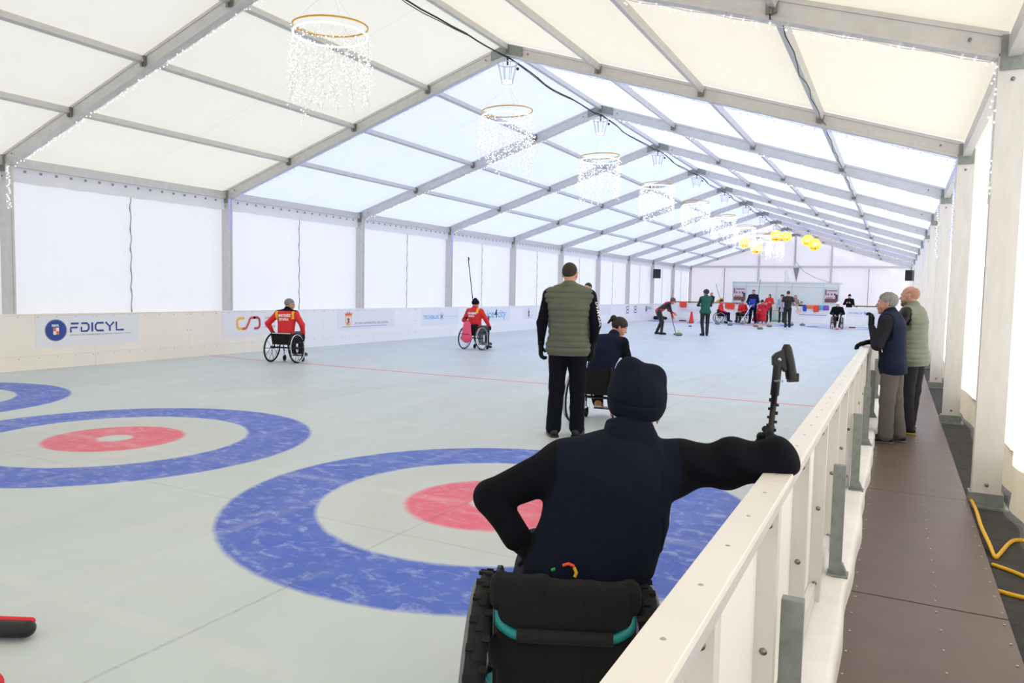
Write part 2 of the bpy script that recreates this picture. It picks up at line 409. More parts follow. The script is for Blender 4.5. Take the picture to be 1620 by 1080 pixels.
# membranes
F_cream = fabric('cream_membrane', (244, 242, 236), .35, (232, 229, 220), seam=(FY[0], FY[1]))
F_warm = fabric('sunwarmed_membrane', (246, 243, 236), .275, (238, 230, 212), seam=(FY[0], FY[1]))  # cream membrane, with the sun's warmth on the right slope tinted into its colour
F_blue = fabric('clear_white_membrane', (238, 243, 252), .50, (206, 215, 244), seam=(FY[0], FY[1]))
F_wall = fabric('side_membrane', (244, 244, 246), .40, (226, 226, 232), crease=.5)
F_wallr = fabric('curtain_membrane', (248, 247, 245), .6, (250, 248, 244), crease=.7)
F_back = fabric('gable_membrane', (238, 234, 238), .36, (222, 216, 222), crease=.5)
F_skirt = fabric('beige_skirt', (222, 212, 194), .25, (200, 190, 170), crease=.4)
for k in range(len(FY) - 1):
    y0, y1 = FY[k] , FY[k + 1]; clear = y0 > 11
    for side, xa, xb in (('left', XL - .25, XM), ('right', XM, XR + .25)):
        n = 9; m_ = 7; vs = []; fs = []
        for i in range(n):
            for j in range(m_):
                x = xa + (xb - xa) * i / (n - 1); y = y0 + (y1 - y0) * j / (m_ - 1)
                sag = .05 * math.sin(PI * j / (m_ - 1))
                vs.append((x, y, zb(x) + .235 - sag * .6))
        fs = [(i * m_ + j, (i + 1) * m_ + j, (i + 1) * m_ + j + 1, i * m_ + j + 1) for i in range(n - 1) for j in range(m_ - 1)]
        mb = MB(); mb.add(vs, fs, 0, True)
        mb.build('ceiling_%s_%d' % (side, k + 1), F_blue if clear else (F_cream if side == 'left' else F_warm), kind='structure')
# left wall membrane, gently creased, one sheet laced bay by bay
def curtain(name, x, y0, y1, z0, z1, m, amp, step=.12, zs=14, sgn=1, seed=0, flare=0., f1=2.1):
    rnd = random.Random(seed); ph = [rnd.uniform(0, 6) for _ in range(6)]
    ny = int((y1 - y0) / step) + 1; vs = []; fs = []
    for i in range(ny):
        y = y0 + (y1 - y0) * i / (ny - 1)
        for j in range(zs):
            t = j / (zs - 1); z = z0 + (z1 - z0) * t
            w = amp * (math.sin(f1 * y + ph[0]) * .5 + math.sin(3.1 * f1 * y + ph[1] + .7 * z) * .3 + math.sin(7.3 * y + ph[2] - z) * .2) * (1.15 - t)
            vs.append((x + sgn * w - flare * max(0, (.18 - t) / .18), y, z))
    for i in range(ny - 1):
        for j in range(zs - 1): a = i * zs + j; fs.append((a, a + 1, a + zs + 1, a + zs))
    mb = MB(); mb.add(vs, fs, 0, True); return mb.build(name, m, kind='structure')
curtain('wall_left', XL - .23, FY[0], FY[-1], -.1, 3.62, F_wall, .03, .2, 8, seed=3)
for k in range(len(FY) - 1):
    mb = MB(); n = 46; vs = []
    for i in range(n):
        y_ = FY[k] + .07 + (BAY - .14) * i / (n - 1); w_ = .012 * math.sin(y_ * 9); vs += [(XL - .12 + w_, y_, ZE + .03), (XL - .12 + w_ * 1.6, y_, ZE - .24 - .012 * abs(math.sin(y_ * 5.2)))]
    mb.add(vs, [(2 * i, 2 * i + 1, 2 * i + 3, 2 * i + 2) for i in range(n - 1)], 0, True); trim(mb, F_wall)
curtain('wall_right', XR + .30, FY[0], FY[-1], .22, 3.62, F_wallr, .055, .08, 22, seed=5)
curtain('wall_right_skirt', XR + .30, FY[0], FY[-1], -.13, .24, F_skirt, .055, .08, 5, seed=5, flare=.0)
def gable(name, y, m):
    mb = MB(); pts = [(XL - .25, y, -.2), (XR + .3, y, -.2), (XR + .3, y, ZE + .15), (XM, y, ZR + .235), (XL - .25, y, ZE + .15)]
    vs = []; fs = []; nx, nz = 90, 16
    for i in range(nx):
        x = XL - .25 + (XR + .55 - XL) * i / (nx - 1); zt = zb(min(max(x, XL), XR)) + .23
        for j in range(nz):
            z = -.2 + (zt + .2) * j / (nz - 1); vs.append((x, y + .025 * math.sin(x * 2.3 + .6 * z) + .015 * math.sin(5.1 * x - z), z))
    fs = [(i * nz + j, (i + 1) * nz + j, (i + 1) * nz + j + 1, i * nz + j + 1) for i in range(nx - 1) for j in range(nz - 1)]
    mb.add(vs, fs, 0, True); mb.build(name, m, kind='structure')
gable('wall_back', 52.15, F_back); gable('wall_front', FY[0] - .05, F_wall)

# aluminium beam: hollow-looking box section with keder grooves
def beam(a, b, w, h, up, groove=True):
    """a,b: centre line of the lower face; w across, h along up"""
    a, b, up = Vector(a), Vector(b), Vector(up); t = (b - a).normalized(); up = (up - t * up.dot(t)).normalized(); s_ = t.cross(up)
    g_ = .012 if groove else 0
    prof = [(-w / 2, 0), (w / 2, 0), (w / 2, h * .16), (w / 2 - g_, h * .18), (w / 2 - g_, h * .78), (w / 2, h * .80), (w / 2, h), (w * .2, h), (w * .2, h - g_), (-w * .2, h - g_), (-w * .2, h), (-w / 2, h), (-w / 2, h * .80), (-w / 2 + g_, h * .78), (-w / 2 + g_, h * .18), (-w / 2, h * .16)]
    if not groove: prof = [(-w / 2, 0), (w / 2, 0), (w / 2, h), (-w / 2, h)]
    mb = MB(); mb.poly([a + s_ * p + up * q for p, q in prof], b - a); return mb
def ob_rafter(y):
    for xa in (XL, XR):
        up = Vector((-SL if xa == XL else SL, 0, 1))
        mb = beam((xa - (.0 if xa == XL else 0), y, ZE), (XM, y, ZR), .12, .20, up)
        for t in (.03, .94):
            p = Vector((xa, y, ZE)).lerp(Vector((XM, y, ZR)), t) + Vector((0, -.066, .10))
            mb.lathe([(.014, 0), (.014, .012), (.0, .012)], 8, Matrix.Translation(p) @ Matrix.Rotation(PI / 2, 4, 'X'), 1)
        yield mb
for k, y in enumerate(FY):
    for mb in ob_rafter(y): trim(mb, [M_alu, M_steel])
    # posts
    for sx, x0, x1 in ((-1, XL - .20, XL), (1, XR, XR + .20)):
        mb = MB()
        prof = [(x0, y - .06), (x1, y - .06), (x1, y - .025), (x1 - .012, y - .02), (x1 - .012, y + .02), (x1, y + .025), (x1, y + .06), (x0, y + .06), (x0, y + .025), (x0 + .012, y + .02), (x0 + .012, y - .02), (x0, y - .025)]
        if sx > 0: pass
        mb.poly([(a, b, -.05) for a, b in prof], (0, 0, ZE + .14))
        for z in (.02, 3.2):
            mb.lathe([(.015, 0), (.015, .012), (.0, .012)], 8, Matrix.Translation(((x0 + x1) / 2, y - .058, z)) @ Matrix.Rotation(PI / 2, 4, 'X'), 1)
        mb.box(x0 - .02, x1 + .02, y - .07, y + .07, -.155, -.05, 2); mb.box(x0 - .08, x1 + .05, y - .14, y + .14, -.162, -.145, 2)
        # eave knee plate
        mb.poly([(x0 + .01, y - .064, ZE - .1), (x1 - .01, y - .064, ZE - .1), (x1 - .01, y - .064, ZE + .17), (x0 + .01, y - .064, ZE + .17)], (0, -.008, 0), 2)
        trim(mb, [M_aluw if sx > 0 else M_alu, M_steel, M_galv])
    # apex bracket
    mb = MB(); mb.poly([(XM - .3, y - .064, ZR - .06), (XM, y - .064, ZR + .02), (XM + .3, y - .064, ZR - .06), (XM + .3, y - .064, ZR + .1), (XM, y - .064, ZR + .19), (XM - .3, y - .064, ZR + .1)], (0, -.008, 0))
    trim(mb, M_galv)
# purlins
PX = [-11.2, -9.5, -7.8, XM, -4.49, -2.81, -1.11]
for k in range(len(FY) - 1):
    for x in PX + [XL - .1, XR + .1]:
        eave = x in (XL - .1, XR + .1)
        z = (ZE + .0 if eave else zb(x) + .095); w = .07 if not eave else .09; h = .09 if not eave else .15
        up = (0, 0, 1) if eave or x == XM else (-SL if x < XM else SL, 0, 1)
        mb = beam((x, FY[k] + .065, z), (x, FY[k + 1] - .065, z), w, h, up, False)
        if not eave:
            for yy, s_ in ((FY[k] + .065, 1), (FY[k + 1] - .065, -1)):
                mb.box(x - .05, x + .05, min(yy, yy + s_ * .02), max(yy, yy + s_ * .02), z - .05, z + .09, 1)
                mb.tube([(x, yy + s_ * .03, z - .02), (x, yy + s_ * .03, z - .06)], .012, 6, 1)
        trim(mb, [M_alu, M_steel])
# scalloped valance and lacing down the middle of each left bay; hem seams on the side walls
M_lace = mat('grey_lacing', (150, 150, 152), .8)
for k in range(len(FY) - 1):
    ym = (FY[k] + FY[k + 1]) / 2; mb = MB()
    pts = [(XL - .16 + .004 * math.sin(i * 1.9), ym + .012 * math.sin(i * 1.3 + k), .2 + 3.1 * i / 40) for i in range(41)]
    mb.tube(pts, [.009 + .005 * (i % 5 == 0) for i in range(41)], 5)
    for i in range(16):
        y = FY[k] + .3 + (BAY - .6) * i / 15; mb.box(XL - .105, XL - .095, y - .02, y + .02, ZE - .075, ZE - .035)
    trim(mb, M_lace)
# gable posts and cross beam
for x in (-8.45, XM, -3.94, -10.7, -1.73):
    full = x in (-8.45, XM, -3.94); mb = MB()
    w = .07 if full else .018
    mb.box(x - w, x + w, 51.95, 52.05, (-.15 if x != XM else 3.45), (zb(x) + .05) if full else 3.4); trim(mb, M_alu if full else M_lace)
trim(MB().box(XL, XR, 51.93, 52.03, 3.42, 3.56), M_alu)

# left and end boards of the rink
M_board = mat('rink_board', (252, 243, 230), .4, var=.02, vscale=1.5)
M_boardw = mat('rink_board_cool', (250, 249, 250), .4, var=.02, vscale=1.5)
M_scr = mat('screw_heads', (170, 164, 156), .5)
def boards(name, pts, zt):
    mb = MB(); (xa, ya), (xb, yb) = pts; L = math.hypot(xb - xa, yb - ya); ang = math.atan2(yb - ya, xb - xa)
    n = max(1, round(L / 1.99)); st = L / n; rnd = random.Random(4)
    Mx = Matrix.Translation((xa, ya, 0)) @ Matrix.Rotation(ang, 4, 'Z')
    for i in range(n):
        x0, x1 = i * st + .002, (i + 1) * st - .002
        mi = 0 if (name != 'wall_boards_end' and i < 9) else 1
        mb.box(x0, x1, 0, .025, .235, zt, mi, Mx); mb.box(x0, x1, -.008, .03, 0, .232, mi, Mx)
        mb.box(x0, x1, -.012, .05, zt - .012, zt + .006, mi, Mx)
        for j in range(7):
            for z in (.20, zt - .05, .56):
                if z == .56 and j not in (0, 6): continue
                xx = x0 + .04 + (st - .08) * j / 6; mb.box(xx - .007, xx + .007, -.011, 0, z - .006 + rnd.uniform(-.004, .004), z + .007, 2, Mx)
    return mb.build(name, [M_board, M_boardw, M_scr], kind='structure')
boards('wall_boards_left', ((-12.9, -5.7), (-12.9, 46.5)), .94)
boards('wall_boards_end', ((-12.9, 46.5), (-6.75, 46.5)), .97)
boards('wall_boards_end', ((-5.62, 46.5), (-.33, 46.5)), .97)

# right-hand walkway of plywood sheets, with the gaps and screws
mb = MB(); y = -3.1; rnd = random.Random(2)
while y < 46:
    L_ = 2.5; mb.box(-.165, .575, y + .003, y + L_ - .003, -.145, -.12 - rnd.uniform(0, .003), 0)
    for i in range(11):
        for xx in (-.13, .26, .55):
            yy = y + .08 + i * .234; xx += rnd.uniform(-.006, .006); mb.box(xx - .0045, xx + .0045, yy - .004, yy + .004, -.121, -.1185, 1)
    y += L_
mb.build('floor_walkway', [M_wood, mat('bright_screw', (200, 196, 190), .4)], kind='structure')
# white insulated sheet turned over the edge of the ice base
M_sheet = mat('white_insulation_sheet', (232, 229, 224), .6, bump=.5, bscale=9, var=.06, vscale=3)
vs = []; n = 380
for i in range(n):
    yy = -3 + 49.3 * i / (n - 1); w = .008 * math.sin(yy * 2.7) + .006 * math.sin(yy * 7.1 + 1)
    for x, z in ((-.335, .004), (-.30, .012), (-.24, .006 + w * .5), (-.185 + w * .4, .010 + w * .6), (-.165 + w, .004), (-.152 + w, -.03), (-.155 + w * 1.3, -.08), (-.15 + w, -.135)): vs.append((x, yy, z))
mb = MB(); mb.add(vs, [(i * 8 + j, i * 8 + j + 1, i * 8 + j + 9, i * 8 + j + 8) for i in range(n - 1) for j in range(7)], 0, True)
mb.build('trim_kerb_sheet', M_sheet, kind='structure')

# ================================================================== THE RINK FENCE ON THE RIGHT
fence = empty('rink_fence', (-.30, 0, 0), label='long white rink fence with metal uprights between ice and brown walkway', cat='fence')
def fpart(mb, name, m, **k):
    o = mb.build(name, m, fence, **k); o.data.transform(Matrix.Translation((.30, 0, 0))); return o
y0f, y1f = -1.74, 46.2
M_rail = mat('cream_rail_cap', (236, 229, 220), .4, var=.03, vscale=3)
yy = y0f; i = 0
while yy < y1f:
    L_ = 1.99
    fpart(MB().box(-.335, -.322, yy + .002, yy + L_ - .002, .005, .925), 'panel', M_white)
    mb = MB().box(-.345, -.262, yy + .001, yy + L_ - .001, .925, .942)
    mb.box(-.268, -.262, yy + .001, yy + L_ - .001, .895, .926, 1)
    for j in range(8):
        mb.lathe([(.006, 0), (.0045, .0018), (0, .0018)], 8, Matrix.Translation((-.303, yy + .12 + j * .25, .942)), 2)
    fpart(mb, 'rail_cap', [M_rail, M_alu, M_scr], bev=.002 if yy < 8 else 0)
    mb = MB().box(-.320, -.290, yy, yy + L_, .02, .10); fpart(mb, 'bottom_rail', M_aluw)
    fpart(MB().box(-.320, -.296, yy, yy + L_, .86, .922), 'upper_rail', M_alu)
    yy += L_; i += 1
yy = 2.19 - 3 * .82
while yy < y1f:
    mb = MB().box(-.322, -.268, yy - .028, yy + .028, .0, .922)
    for z in (.84, .47, .10):
        mb.lathe([(.011, 0), (.011, .002), (.006, .002), (.006, .006), (0, .006)], 12, Matrix.Translation((-.294, yy - .028, z)) @ Matrix.Rotation(PI / 2, 4, 'X'), 1)
    fpart(mb, 'upright', [M_aluw, M_steel]); yy += .82
yy = 2.27 - 1.99 * 2
while yy < y1f:
    mb = MB().box(-.262, -.200, yy - .02, yy + .02, .008, .60)
    mb.poly([(-.25, yy - .022, .012), (-.17, yy - .022, .012), (-.195, yy - .022, .07), (-.25, yy - .022, .07)], (0, .044, 0)); mb.box(-.27, -.165, yy - .05, yy + .05, .004, .014)
    fpart(mb, 'support_post', M_galv, bev=.002 if yy < 8 else 0); yy += 1.99

# ================================================================== SIGNS ON THE BOARDS
c_ = lambda n, rgb, **k: mat(n, rgb, .6, **k)
K_bl = c_('sign_blue', (46, 78, 156)); K_lb = c_('sign_light_blue', (128, 188, 232)); K_pale = c_('sign_pale_grey', (240, 240, 245)); K_or = c_('sign_orange', (240, 120, 80))
K_gr = c_('sign_grey', (140, 142, 150)); K_ye = c_('sign_yellow', (250, 196, 70)); K_rd = c_('sign_red', (222, 90, 76)); K_dr = c_('sign_dark_red', (196, 70, 76)); K_pu = c_('sign_purple', (140, 110, 190)); K_dk = c_('sign_navy', (40, 56, 96)); K_pk = c_('sign_pink', (246, 190, 190)); K_w = c_('sign_white', (244, 244, 246))
def wallM(y, z, off=0): return Matrix(((0, 0, 1, -12.898 + off), (1, 0, 0, y), (0, 1, 0, z), (0, 0, 0, 1)))
def endM(x, z, off=0): return Matrix(((1, 0, 0, x), (0, 0, -1, 46.498 - off), (0, 1, 0, z), (0, 0, 0, 1)))
def sheet(name, w, h, M, m, **k):
    mb = MB(); mb.box(0, w, 0, h, 0, .003, 0, M); return mb.build(name, m, **k)
def disc(name, r, M, m, parent, r0=0., th=.003, seg=40):
    mb = MB(); mb.lathe([(r0 or 1e-4, 0), (r, 0), (r, th), (r0 or 1e-4, th)], seg, M, smooth=False); return mb.build(name, m, parent)
def T(x, y, z=0.): return Matrix.Translation((x, y, z))
def arc2d(pts, w, M, m, name, parent, th=.003):
    mb = MB(); vs = []; N = len(pts)
    for i, p in enumerate(pts):
        p = Vector((*p, 0)); t = Vector((*pts[min(i + 1, N - 1)], 0)) - Vector((*pts[max(i - 1, 0)], 0)); t.normalize(); nn = Vector((-t.y, t.x, 0)) * w / 2
        vs += [M @ (p + nn + Vector((0, 0, th))), M @ (p - nn + Vector((0, 0, th)))]
    mb.add(vs, [(2 * i, 2 * i + 1, 2 * i + 3, 2 * i + 2) for i in range(N - 1)]); return mb.build(name, m, parent)
def fdicyl(Mf, label, s=1., sheet_w=1.93, small=True):
    b = sheet('board_sign', sheet_w * s, .54 * s, Mf, K_pale, label=label, cat='sign')
    c = Mf @ T(.34 * s, .28 * s, .003)
    disc('emblem', .19 * s, c, K_gr, b); disc('emblem', .175 * s, c @ T(0, 0, .002), K_bl, b)
    for sx, sy, q in ((-1, 1, K_or), (1, 1, K_w), (-1, -1, K_w), (1, -1, K_or)):
        mb = MB(); mb.box(min(0, sx * .05) * s, max(0, sx * .05) * s, (min(0, sy * .06) - .015) * s, (max(0, sy * .06) - .015) * s, 0, .003, 0, c @ T(0, 0, .006)); mb.build('shield_quarter', q, b)
    text_on('FDICYL', .05 * s, c @ T(-.07 * s, .065 * s, .007), K_w, b, .003 * s, width=.12 * s)
    # wide squared lettering
    h, w = .165 * s, .135 * s; x = .60 * s; y0 = .235 * s; bar = .034 * s; L = Mf @ T(0, 0, .004)
    def st(pts): arc2d([(x + px * w, y0 + py * h) for px, py in pts], bar, L, K_bl, 'lettering', b)
    st([(0, 0), (0, .5), (.9, .5)]); st([(0, .93), (1.05, .93)]); x += .19 * s
    st([(0, .93), (.75, .93), (1, .7), (1, .3), (.75, .08), (0, .08), (0, .55)]); x += .20 * s
    st([(0, 0), (0, 1)]); x += .055 * s
    st([(1.2, .93), (.3, .93), (.05, .7), (.05, .3), (.3, .08), (1.2, .08)]); x += .20 * s
    st([(0, 1), (.6, .5), (1.2, 1)]); st([(.6, .5), (.6, 0)]); x += .21 * s
    st([(0, 1), (0, .08), (1.1, .08)])
    if small: text_on('FEDERACIÓN DEPORTES DE INVIERNO CASTILLA Y LEÓN', .03 * s, Mf @ T(.585 * s, .175 * s, .004), K_gr, b, 0, width=1.16 * s)
    return b
fdicyl(wallM(7.31, .375), 'pale board sign with round blue crest and large blue letters FDICYL')
# CSD
b = sheet('board_sign', 1.55, .54, wallM(11.2, .385), K_pale, label='pale board sign with a yellow and red looping monogram beside the grey-haired red player', cat='sign')
Mc = wallM(11.57, .50, .004)
def arc(cx, cy, r, a0, a1, n=14): return [(cx + r * math.cos(a0 + (a1 - a0) * i / n), cy + r * math.sin(a0 + (a1 - a0) * i / n)) for i in range(n + 1)]
arc2d([(.24, .27)] + arc(.12, .19, .085, PI * .5, PI) + arc(.12, .12, .085, PI, PI * 1.5) + [(.2, .035)], .055, Mc, K_ye, 'monogram', b)
arc2d([(.19, .035)] + arc(.24, .12, .085, PI * 1.5, PI * 2)[3:8] + [(.38, .20)] + arc(.46, .20, .08, PI, PI * .5)[2:] + [(.56, .28)], .055, Mc, K_rd, 'monogram', b)
arc2d([(.50, .28)] + arc(.60, .20, .08, PI * .5, 0) + arc(.60, .12, .085, 0, -PI * .5) + [(.52, .035)], .055, Mc, K_dr, 'monogram', b)
for q, tx in enumerate(('CONSEJO', 'SUPERIOR', 'DEPORTES')): text_on(tx, .07, wallM(12.40, .74 - .1 * q, .004), K_rd, b, 0)
def leon(M0, label, k=1.):
    b = sheet('board_sign', 2.45 * k, .52 * k, M0, K_pale, label=label, cat='sign'); E0 = M0 @ T(0, 0, .004)
    mb = MB(); mb.add([E0 @ Vector((x * k, y * k, 0)) for x, y in ((.30, .36), (.56, .36), (.56, .20), (.50, .12), (.43, .10), (.36, .12), (.30, .20))], [(0, 1, 2, 3, 4, 5, 6)]); mb.build('crest', K_ye, b)
    mb = MB(); mb.add([E0 @ Vector((x * k, y * k, .002)) for x, y in ((.33, .34), (.53, .34), (.53, .20), (.43, .13), (.33, .20))], [(0, 1, 2, 3, 4)]); mb.build('crest', K_pale, b)
    mb = MB(); mb.add([E0 @ Vector((x * k, y * k, .004)) for x, y in ((.37, .16), (.40, .24), (.37, .29), (.42, .32), (.49, .28), (.45, .25), (.50, .18), (.44, .2), (.43, .15))], [tuple(range(9))]); mb.build('crest', K_dr, b)
    mb = MB(); mb.add([E0 @ Vector((x * k, y * k, 0)) for x, y in ((.30, .37), (.27, .46), (.34, .42), (.38, .49), (.43, .43), (.48, .49), (.52, .42), (.59, .46), (.56, .37))], [tuple(range(9))]); mb.build('crown', K_or, b)
    text_on('AYUNTAMIENTO DE LEÓN', .09 * k, M0 @ T(.68 * k, .13 * k, .004), K_gr, b, 0, width=1.45 * k)
    arc2d([(.2 * k, .08 * k), (2.1 * k, .08 * k)], .012 * k, M0, K_pu, 'underline', b, .004); return b
leon(wallM(14.9, .385), 'pale board sign with an orange crowned lion crest and grey lettering underlined in purple')
def techni(M0, label, k=1., w=2.2):
    b = sheet('board_sign', w * k, .5 * k, M0, K_pale, label=label, cat='sign'); text_on('TECNIBLUE', .16 * k, M0 @ T(.12 * k, .2 * k, .004), K_lb, b, .004, width=.85 * k)
    c = M0 @ T(1.14 * k, .26 * k, .004)
    for i in range(6): arc2d([(0, 0), (.12 * k * math.cos(i * PI / 3 + .5), .12 * k * math.sin(i * PI / 3 + .5))], .022 * k, c, K_bl, 'snowflake', b, .001)
    arc2d([(1.3 * k, .26 * k), ((w - .1) * k, .26 * k)], .008, M0, K_lb, 'underline', b, .004); return b
techni(wallM(18.7, .385), 'pale board sign with light blue letters TECNIBLUE and a snowflake, left of the pink backpack')
def icecity(M0, label, k=1.):
    b = sheet('board_sign', 2.0 * k, .5 * k, M0, K_pale, label=label, cat='sign')
    text_on('ice', .40 * k, M0 @ T(.22 * k, .16 * k, .004), K_lb, b, .006 * k, width=.52 * k); text_on('4', .42 * k, M0 @ T(.78 * k, .16 * k, .004), K_dk, b, .008 * k, width=.22 * k); text_on('city', .40 * k, M0 @ T(1.02 * k, .16 * k, .004), K_lb, b, .006 * k, width=.62 * k)
    text_on('events', .10 * k, M0 @ T(.22 * k, .05 * k, .004), K_lb, b, 0) if False else None
    return b
icecity(wallM(22.55, .385), 'pale board sign with light blue and navy letters ice4city, right of the pink backpack')
def crest_only(M0, label):
    b = sheet('board_sign', 1.3, .5, M0, K_pale, label=label, cat='sign')
    mb = MB(); mb.add([M0 @ Vector((x, y, .004)) for x, y in ((.45, .10), (.60, .10), (.56, .22), (.60, .30), (.54, .34), (.55, .44), (.50, .44), (.50, .34), (.44, .28), (.48, .2))], [tuple(range(10))]); mb.build('crest', K_dr, b)
    arc2d([(.35, .06), (.8, .06)], .01, M0, K_pu, 'underline', b, .004); return b
crest_only(wallM(25.6, .42), 'pale board sign with a small red crest, left of the man in the quilted vest')
techni(wallM(32.3, .42), 'pale board sign with light blue letters behind the ponytailed woman', 1., 3.2)
for yy, nm in ((37.75, 'first'), (39.1, 'second')):
    b = sheet('board_sign', .75, .44, wallM(yy, .42), K_pale, label='%s of two small dark framed emblem signs on the far left boards' % nm, cat='sign')
    Mq = wallM(yy + .2, .47, .004)
    arc2d([(0, 0), (.34, 0), (.34, .34), (0, .34), (0, 0)], .05, Mq, K_dk, 'emblem', b); arc2d([(.08, .17), (.26, .17)], .08, Mq, K_bl, 'emblem', b)
fdicyl(wallM(41.2, .42), 'small pale sign with blue letters FDICYL near the far corner of the left boards', .85, small=False)
# end board signs
b = sheet('board_sign', 1.9, .44, endM(-12.4, .36), K_pale, label='pale sign with faint pink lettering on the end boards behind the sweeper', cat='sign'); text_on('CASTILLA Y LEÓN', .16, endM(-12.2, .50, .004), K_pk, b, 0, width=1.4); text_on('JUNTA', .12, endM(-12.2, .68, .004), K_pk, b, 0)
b = sheet('board_sign', 1.9, .5, endM(-5.45, .36), K_pale, label='pale sign with an orange crest and thin purple underline below the hanging clothes', cat='sign')
disc('emblem', .16, endM(-5.2, .68, .004), mat('sign_faint_orange', (244, 214, 204), .6), b); arc2d([(.3, .12), (1.8, .12)], .03, endM(-5.45, .36), K_pu, 'underline', b, .004)
techni(endM(-2.6, .45), 'pale sign with light blue lettering on the end boards behind the raised glove', .85)
b = sheet('board_sign', 1.1, .45, endM(-9.0, .3), K_pale, label='white and blue sign low on the end boards beside the seated red player', cat='sign')
sheet('blue_panel', .5, .45, endM(-8.45, .3, .004), c_('sign_sky', (120, 170, 230)), parent=b)

# ================================================================== FAR END: LEDGES, KIOSK, POSTERS
def ledge(x0, x1, label):
    t = empty('wooden_ledge', ((x0 + x1) / 2, 46.85, 0), label=label, cat='ledge'); w = (x1 - x0) / 2
    MB().box(-w, w, -.18, .16, 1.02, 1.09).build('ledge_top', M_woodr, t)
    for i in range(max(2, int(w * 2 / 1.6))): x = -w + .2 + i * (2 * w - .4) / (max(2, int(w * 2 / 1.6)) - 1); MB().box(x - .03, x + .03, -.03, .03, 0, 1.02).build('support', M_woodr, t)
ledge(-12.85, -8.6, 'long brown wooden ledge above the end boards, left part, behind the seated players')
ledge(-2.3, -.4, 'short brown wooden ledge above the end boards near the black jacketed onlooker')
M_kw = mat('kiosk_white', (226, 236, 234), .5, var=.02, vscale=2); M_kf = mat('kiosk_frame', (212, 220, 220), .4, .2)
K = empty('kiosk', (-6.5, 50.2, 0), label='white panelled kiosk behind the end boards with closed shutters', cat='kiosk')
xs = [-9.56, -8.73, -6.87, -5.93, -4.09, -3.25]
MB().box(-3.06, 3.25, -.9, 1.1, .0, 2.36).build('body', M_kw, K)
for i, (a, b_) in enumerate(zip(xs[:-1], xs[1:])):
    w0, w1 = a + 6.5 + .03, b_ + 6.5 - .03
    MB().box(w0, w1, -.93, -.90, .1, 2.12).build('shutter', M_kw, K); MB().box(w0, w1, -.94, -.90, 2.14, 2.36).build('fascia_panel', M_kw, K)
for a in xs: MB().box(a + 6.5 - .03, a + 6.5 + .03, -.96, -.9, 0, 2.40).build('frame_post', M_kf, K)
MB().box(-3.1, 3.3, -.97, 1.12, 2.36, 2.44).build('top_rail', M_kf, K)
def poster(x, z0, w, h, label):
    p = MB().box(x, x + w, 49.215, 49.225, z0, z0 + h).build('poster', c_('poster_paper', (222, 208, 214)), label=label, cat='poster')
    rnd = random.Random(int(abs(x) * 10)); q1 = c_('poster_brown', (120, 84, 84)); q2 = c_('poster_plum', (150, 110, 130)); q3 = c_('poster_navy', (70, 64, 92))
    def blk(a, b_, c, d, q): MB().box(x + a * w, x + b_ * w, 49.209, 49.216, z0 + c * h, z0 + d * h).build('picture_block', q, p)
    blk(.02, .98, .02, .30, q1); blk(.02, .14, .55, .98, q2); blk(.2, .9, .86, .93, q2)
    for i in range(3): blk(.2 + i * .24, .32 + i * .24, .55, .70, q2 if i < 2 else q3)
    blk(.78, .97, .3, .62, q3); blk(.1, .6, .30, .42, c_('poster_rose', (196, 150, 150)))
poster(-9.5, 1.22, .76, .82, 'brown and pink poster on the left end of the white kiosk')
poster(-4.02, 1.20, .76, .82, 'brown and pink poster on the right end of the white kiosk')
# feather flag behind the kiosk
t = empty('feather_flag', (-6.3, 51.7, 0), label='white feather flag rising behind the kiosk in front of the gable', cat='flag')
mb = MB(); mb.poly([(-.35, 0, 2.2), (-.10, 0, 2.2), (-.12, 0, 2.7), (-.28, 0, 3.2), (-.42, 0, 3.3), (-.44, 0, 2.8)], (0, .01, 0)); mb.build('banner', M_whitep, t)
MB().tube([(-.36, .01, 0), (-.42, .01, 2.5), (-.38, .01, 3.3)], .015, 6).build('pole', M_alu, t)
t = empty('pennant', (-6.05, 51.92, 3.44), label='grey triangular pennant hanging from the gable beam', cat='pennant')
MB().poly([(-.2, 0, 0), (.2, 0, 0), (.02, 0, -.95)], (0, .012, 0)).build('cloth', mat('grey_pennant', (140, 140, 140), .8), t)
# things seen through the gate
MB().box(-6.9, -5.5, 46.9, 49.0, 0, .02).build('green_mat', mat('green_turf', (60, 150, 90), .9, bump=.5, bscale=200), label='green turf mat on the floor through the gate in the end boards', cat='mat')
t = empty('side_table', (-6.45, 48.0, 0), label='tan side table seen through the gate in the end boards', cat='table')
MB().box(-.45, .45, -.3, .3, .62, .68).build('tabletop', mat('tan_wood', (222, 170, 110), .6), t)
for sx in (-.4, .4):
    for sy in (-.25, .25): MB().box(sx - .02, sx + .02, sy - .02, sy + .02, .02, .62).build('leg', M_alu, t)

# speakers, cables
def speaker(loc, rz, label):
    t = empty('loudspeaker', loc, rz, label=label, cat='loudspeaker')
    MB().box(-.17, .17, -.15, .15, -.27, .27).build('cabinet', M_black, t, bev=.015)
    MB().box(-.155, .155, -.162, -.15, -.25, .25).build('grille', mat('speaker_grille', (30, 30, 32), .7, bump=.5, bscale=400), t)
    MB().box(-.03, .03, .15, .24, -.03, .03).build('bracket', M_galv, t)
speaker((-12.74, 42.82, 2.72), 1.0, 'black loudspeaker mounted on a left wall post near the far end')
speaker((.45, 42.78, 2.72), -.35, 'black loudspeaker mounted high on the right side above the two standing men')
rnd = random.Random(9); pts = []
for k in range(-3, 10):
    ya = 6.986 + BAY * k
    for j in range(12):
        t_ = j / 12; pts.append((XM + .02 + .03 * math.sin(j), ya + BAY * t_, ZR - .02 - (.10 * math.sin(PI * t_) if k >= 0 else .05) * .7 + rnd.uniform(-.008, .008)))
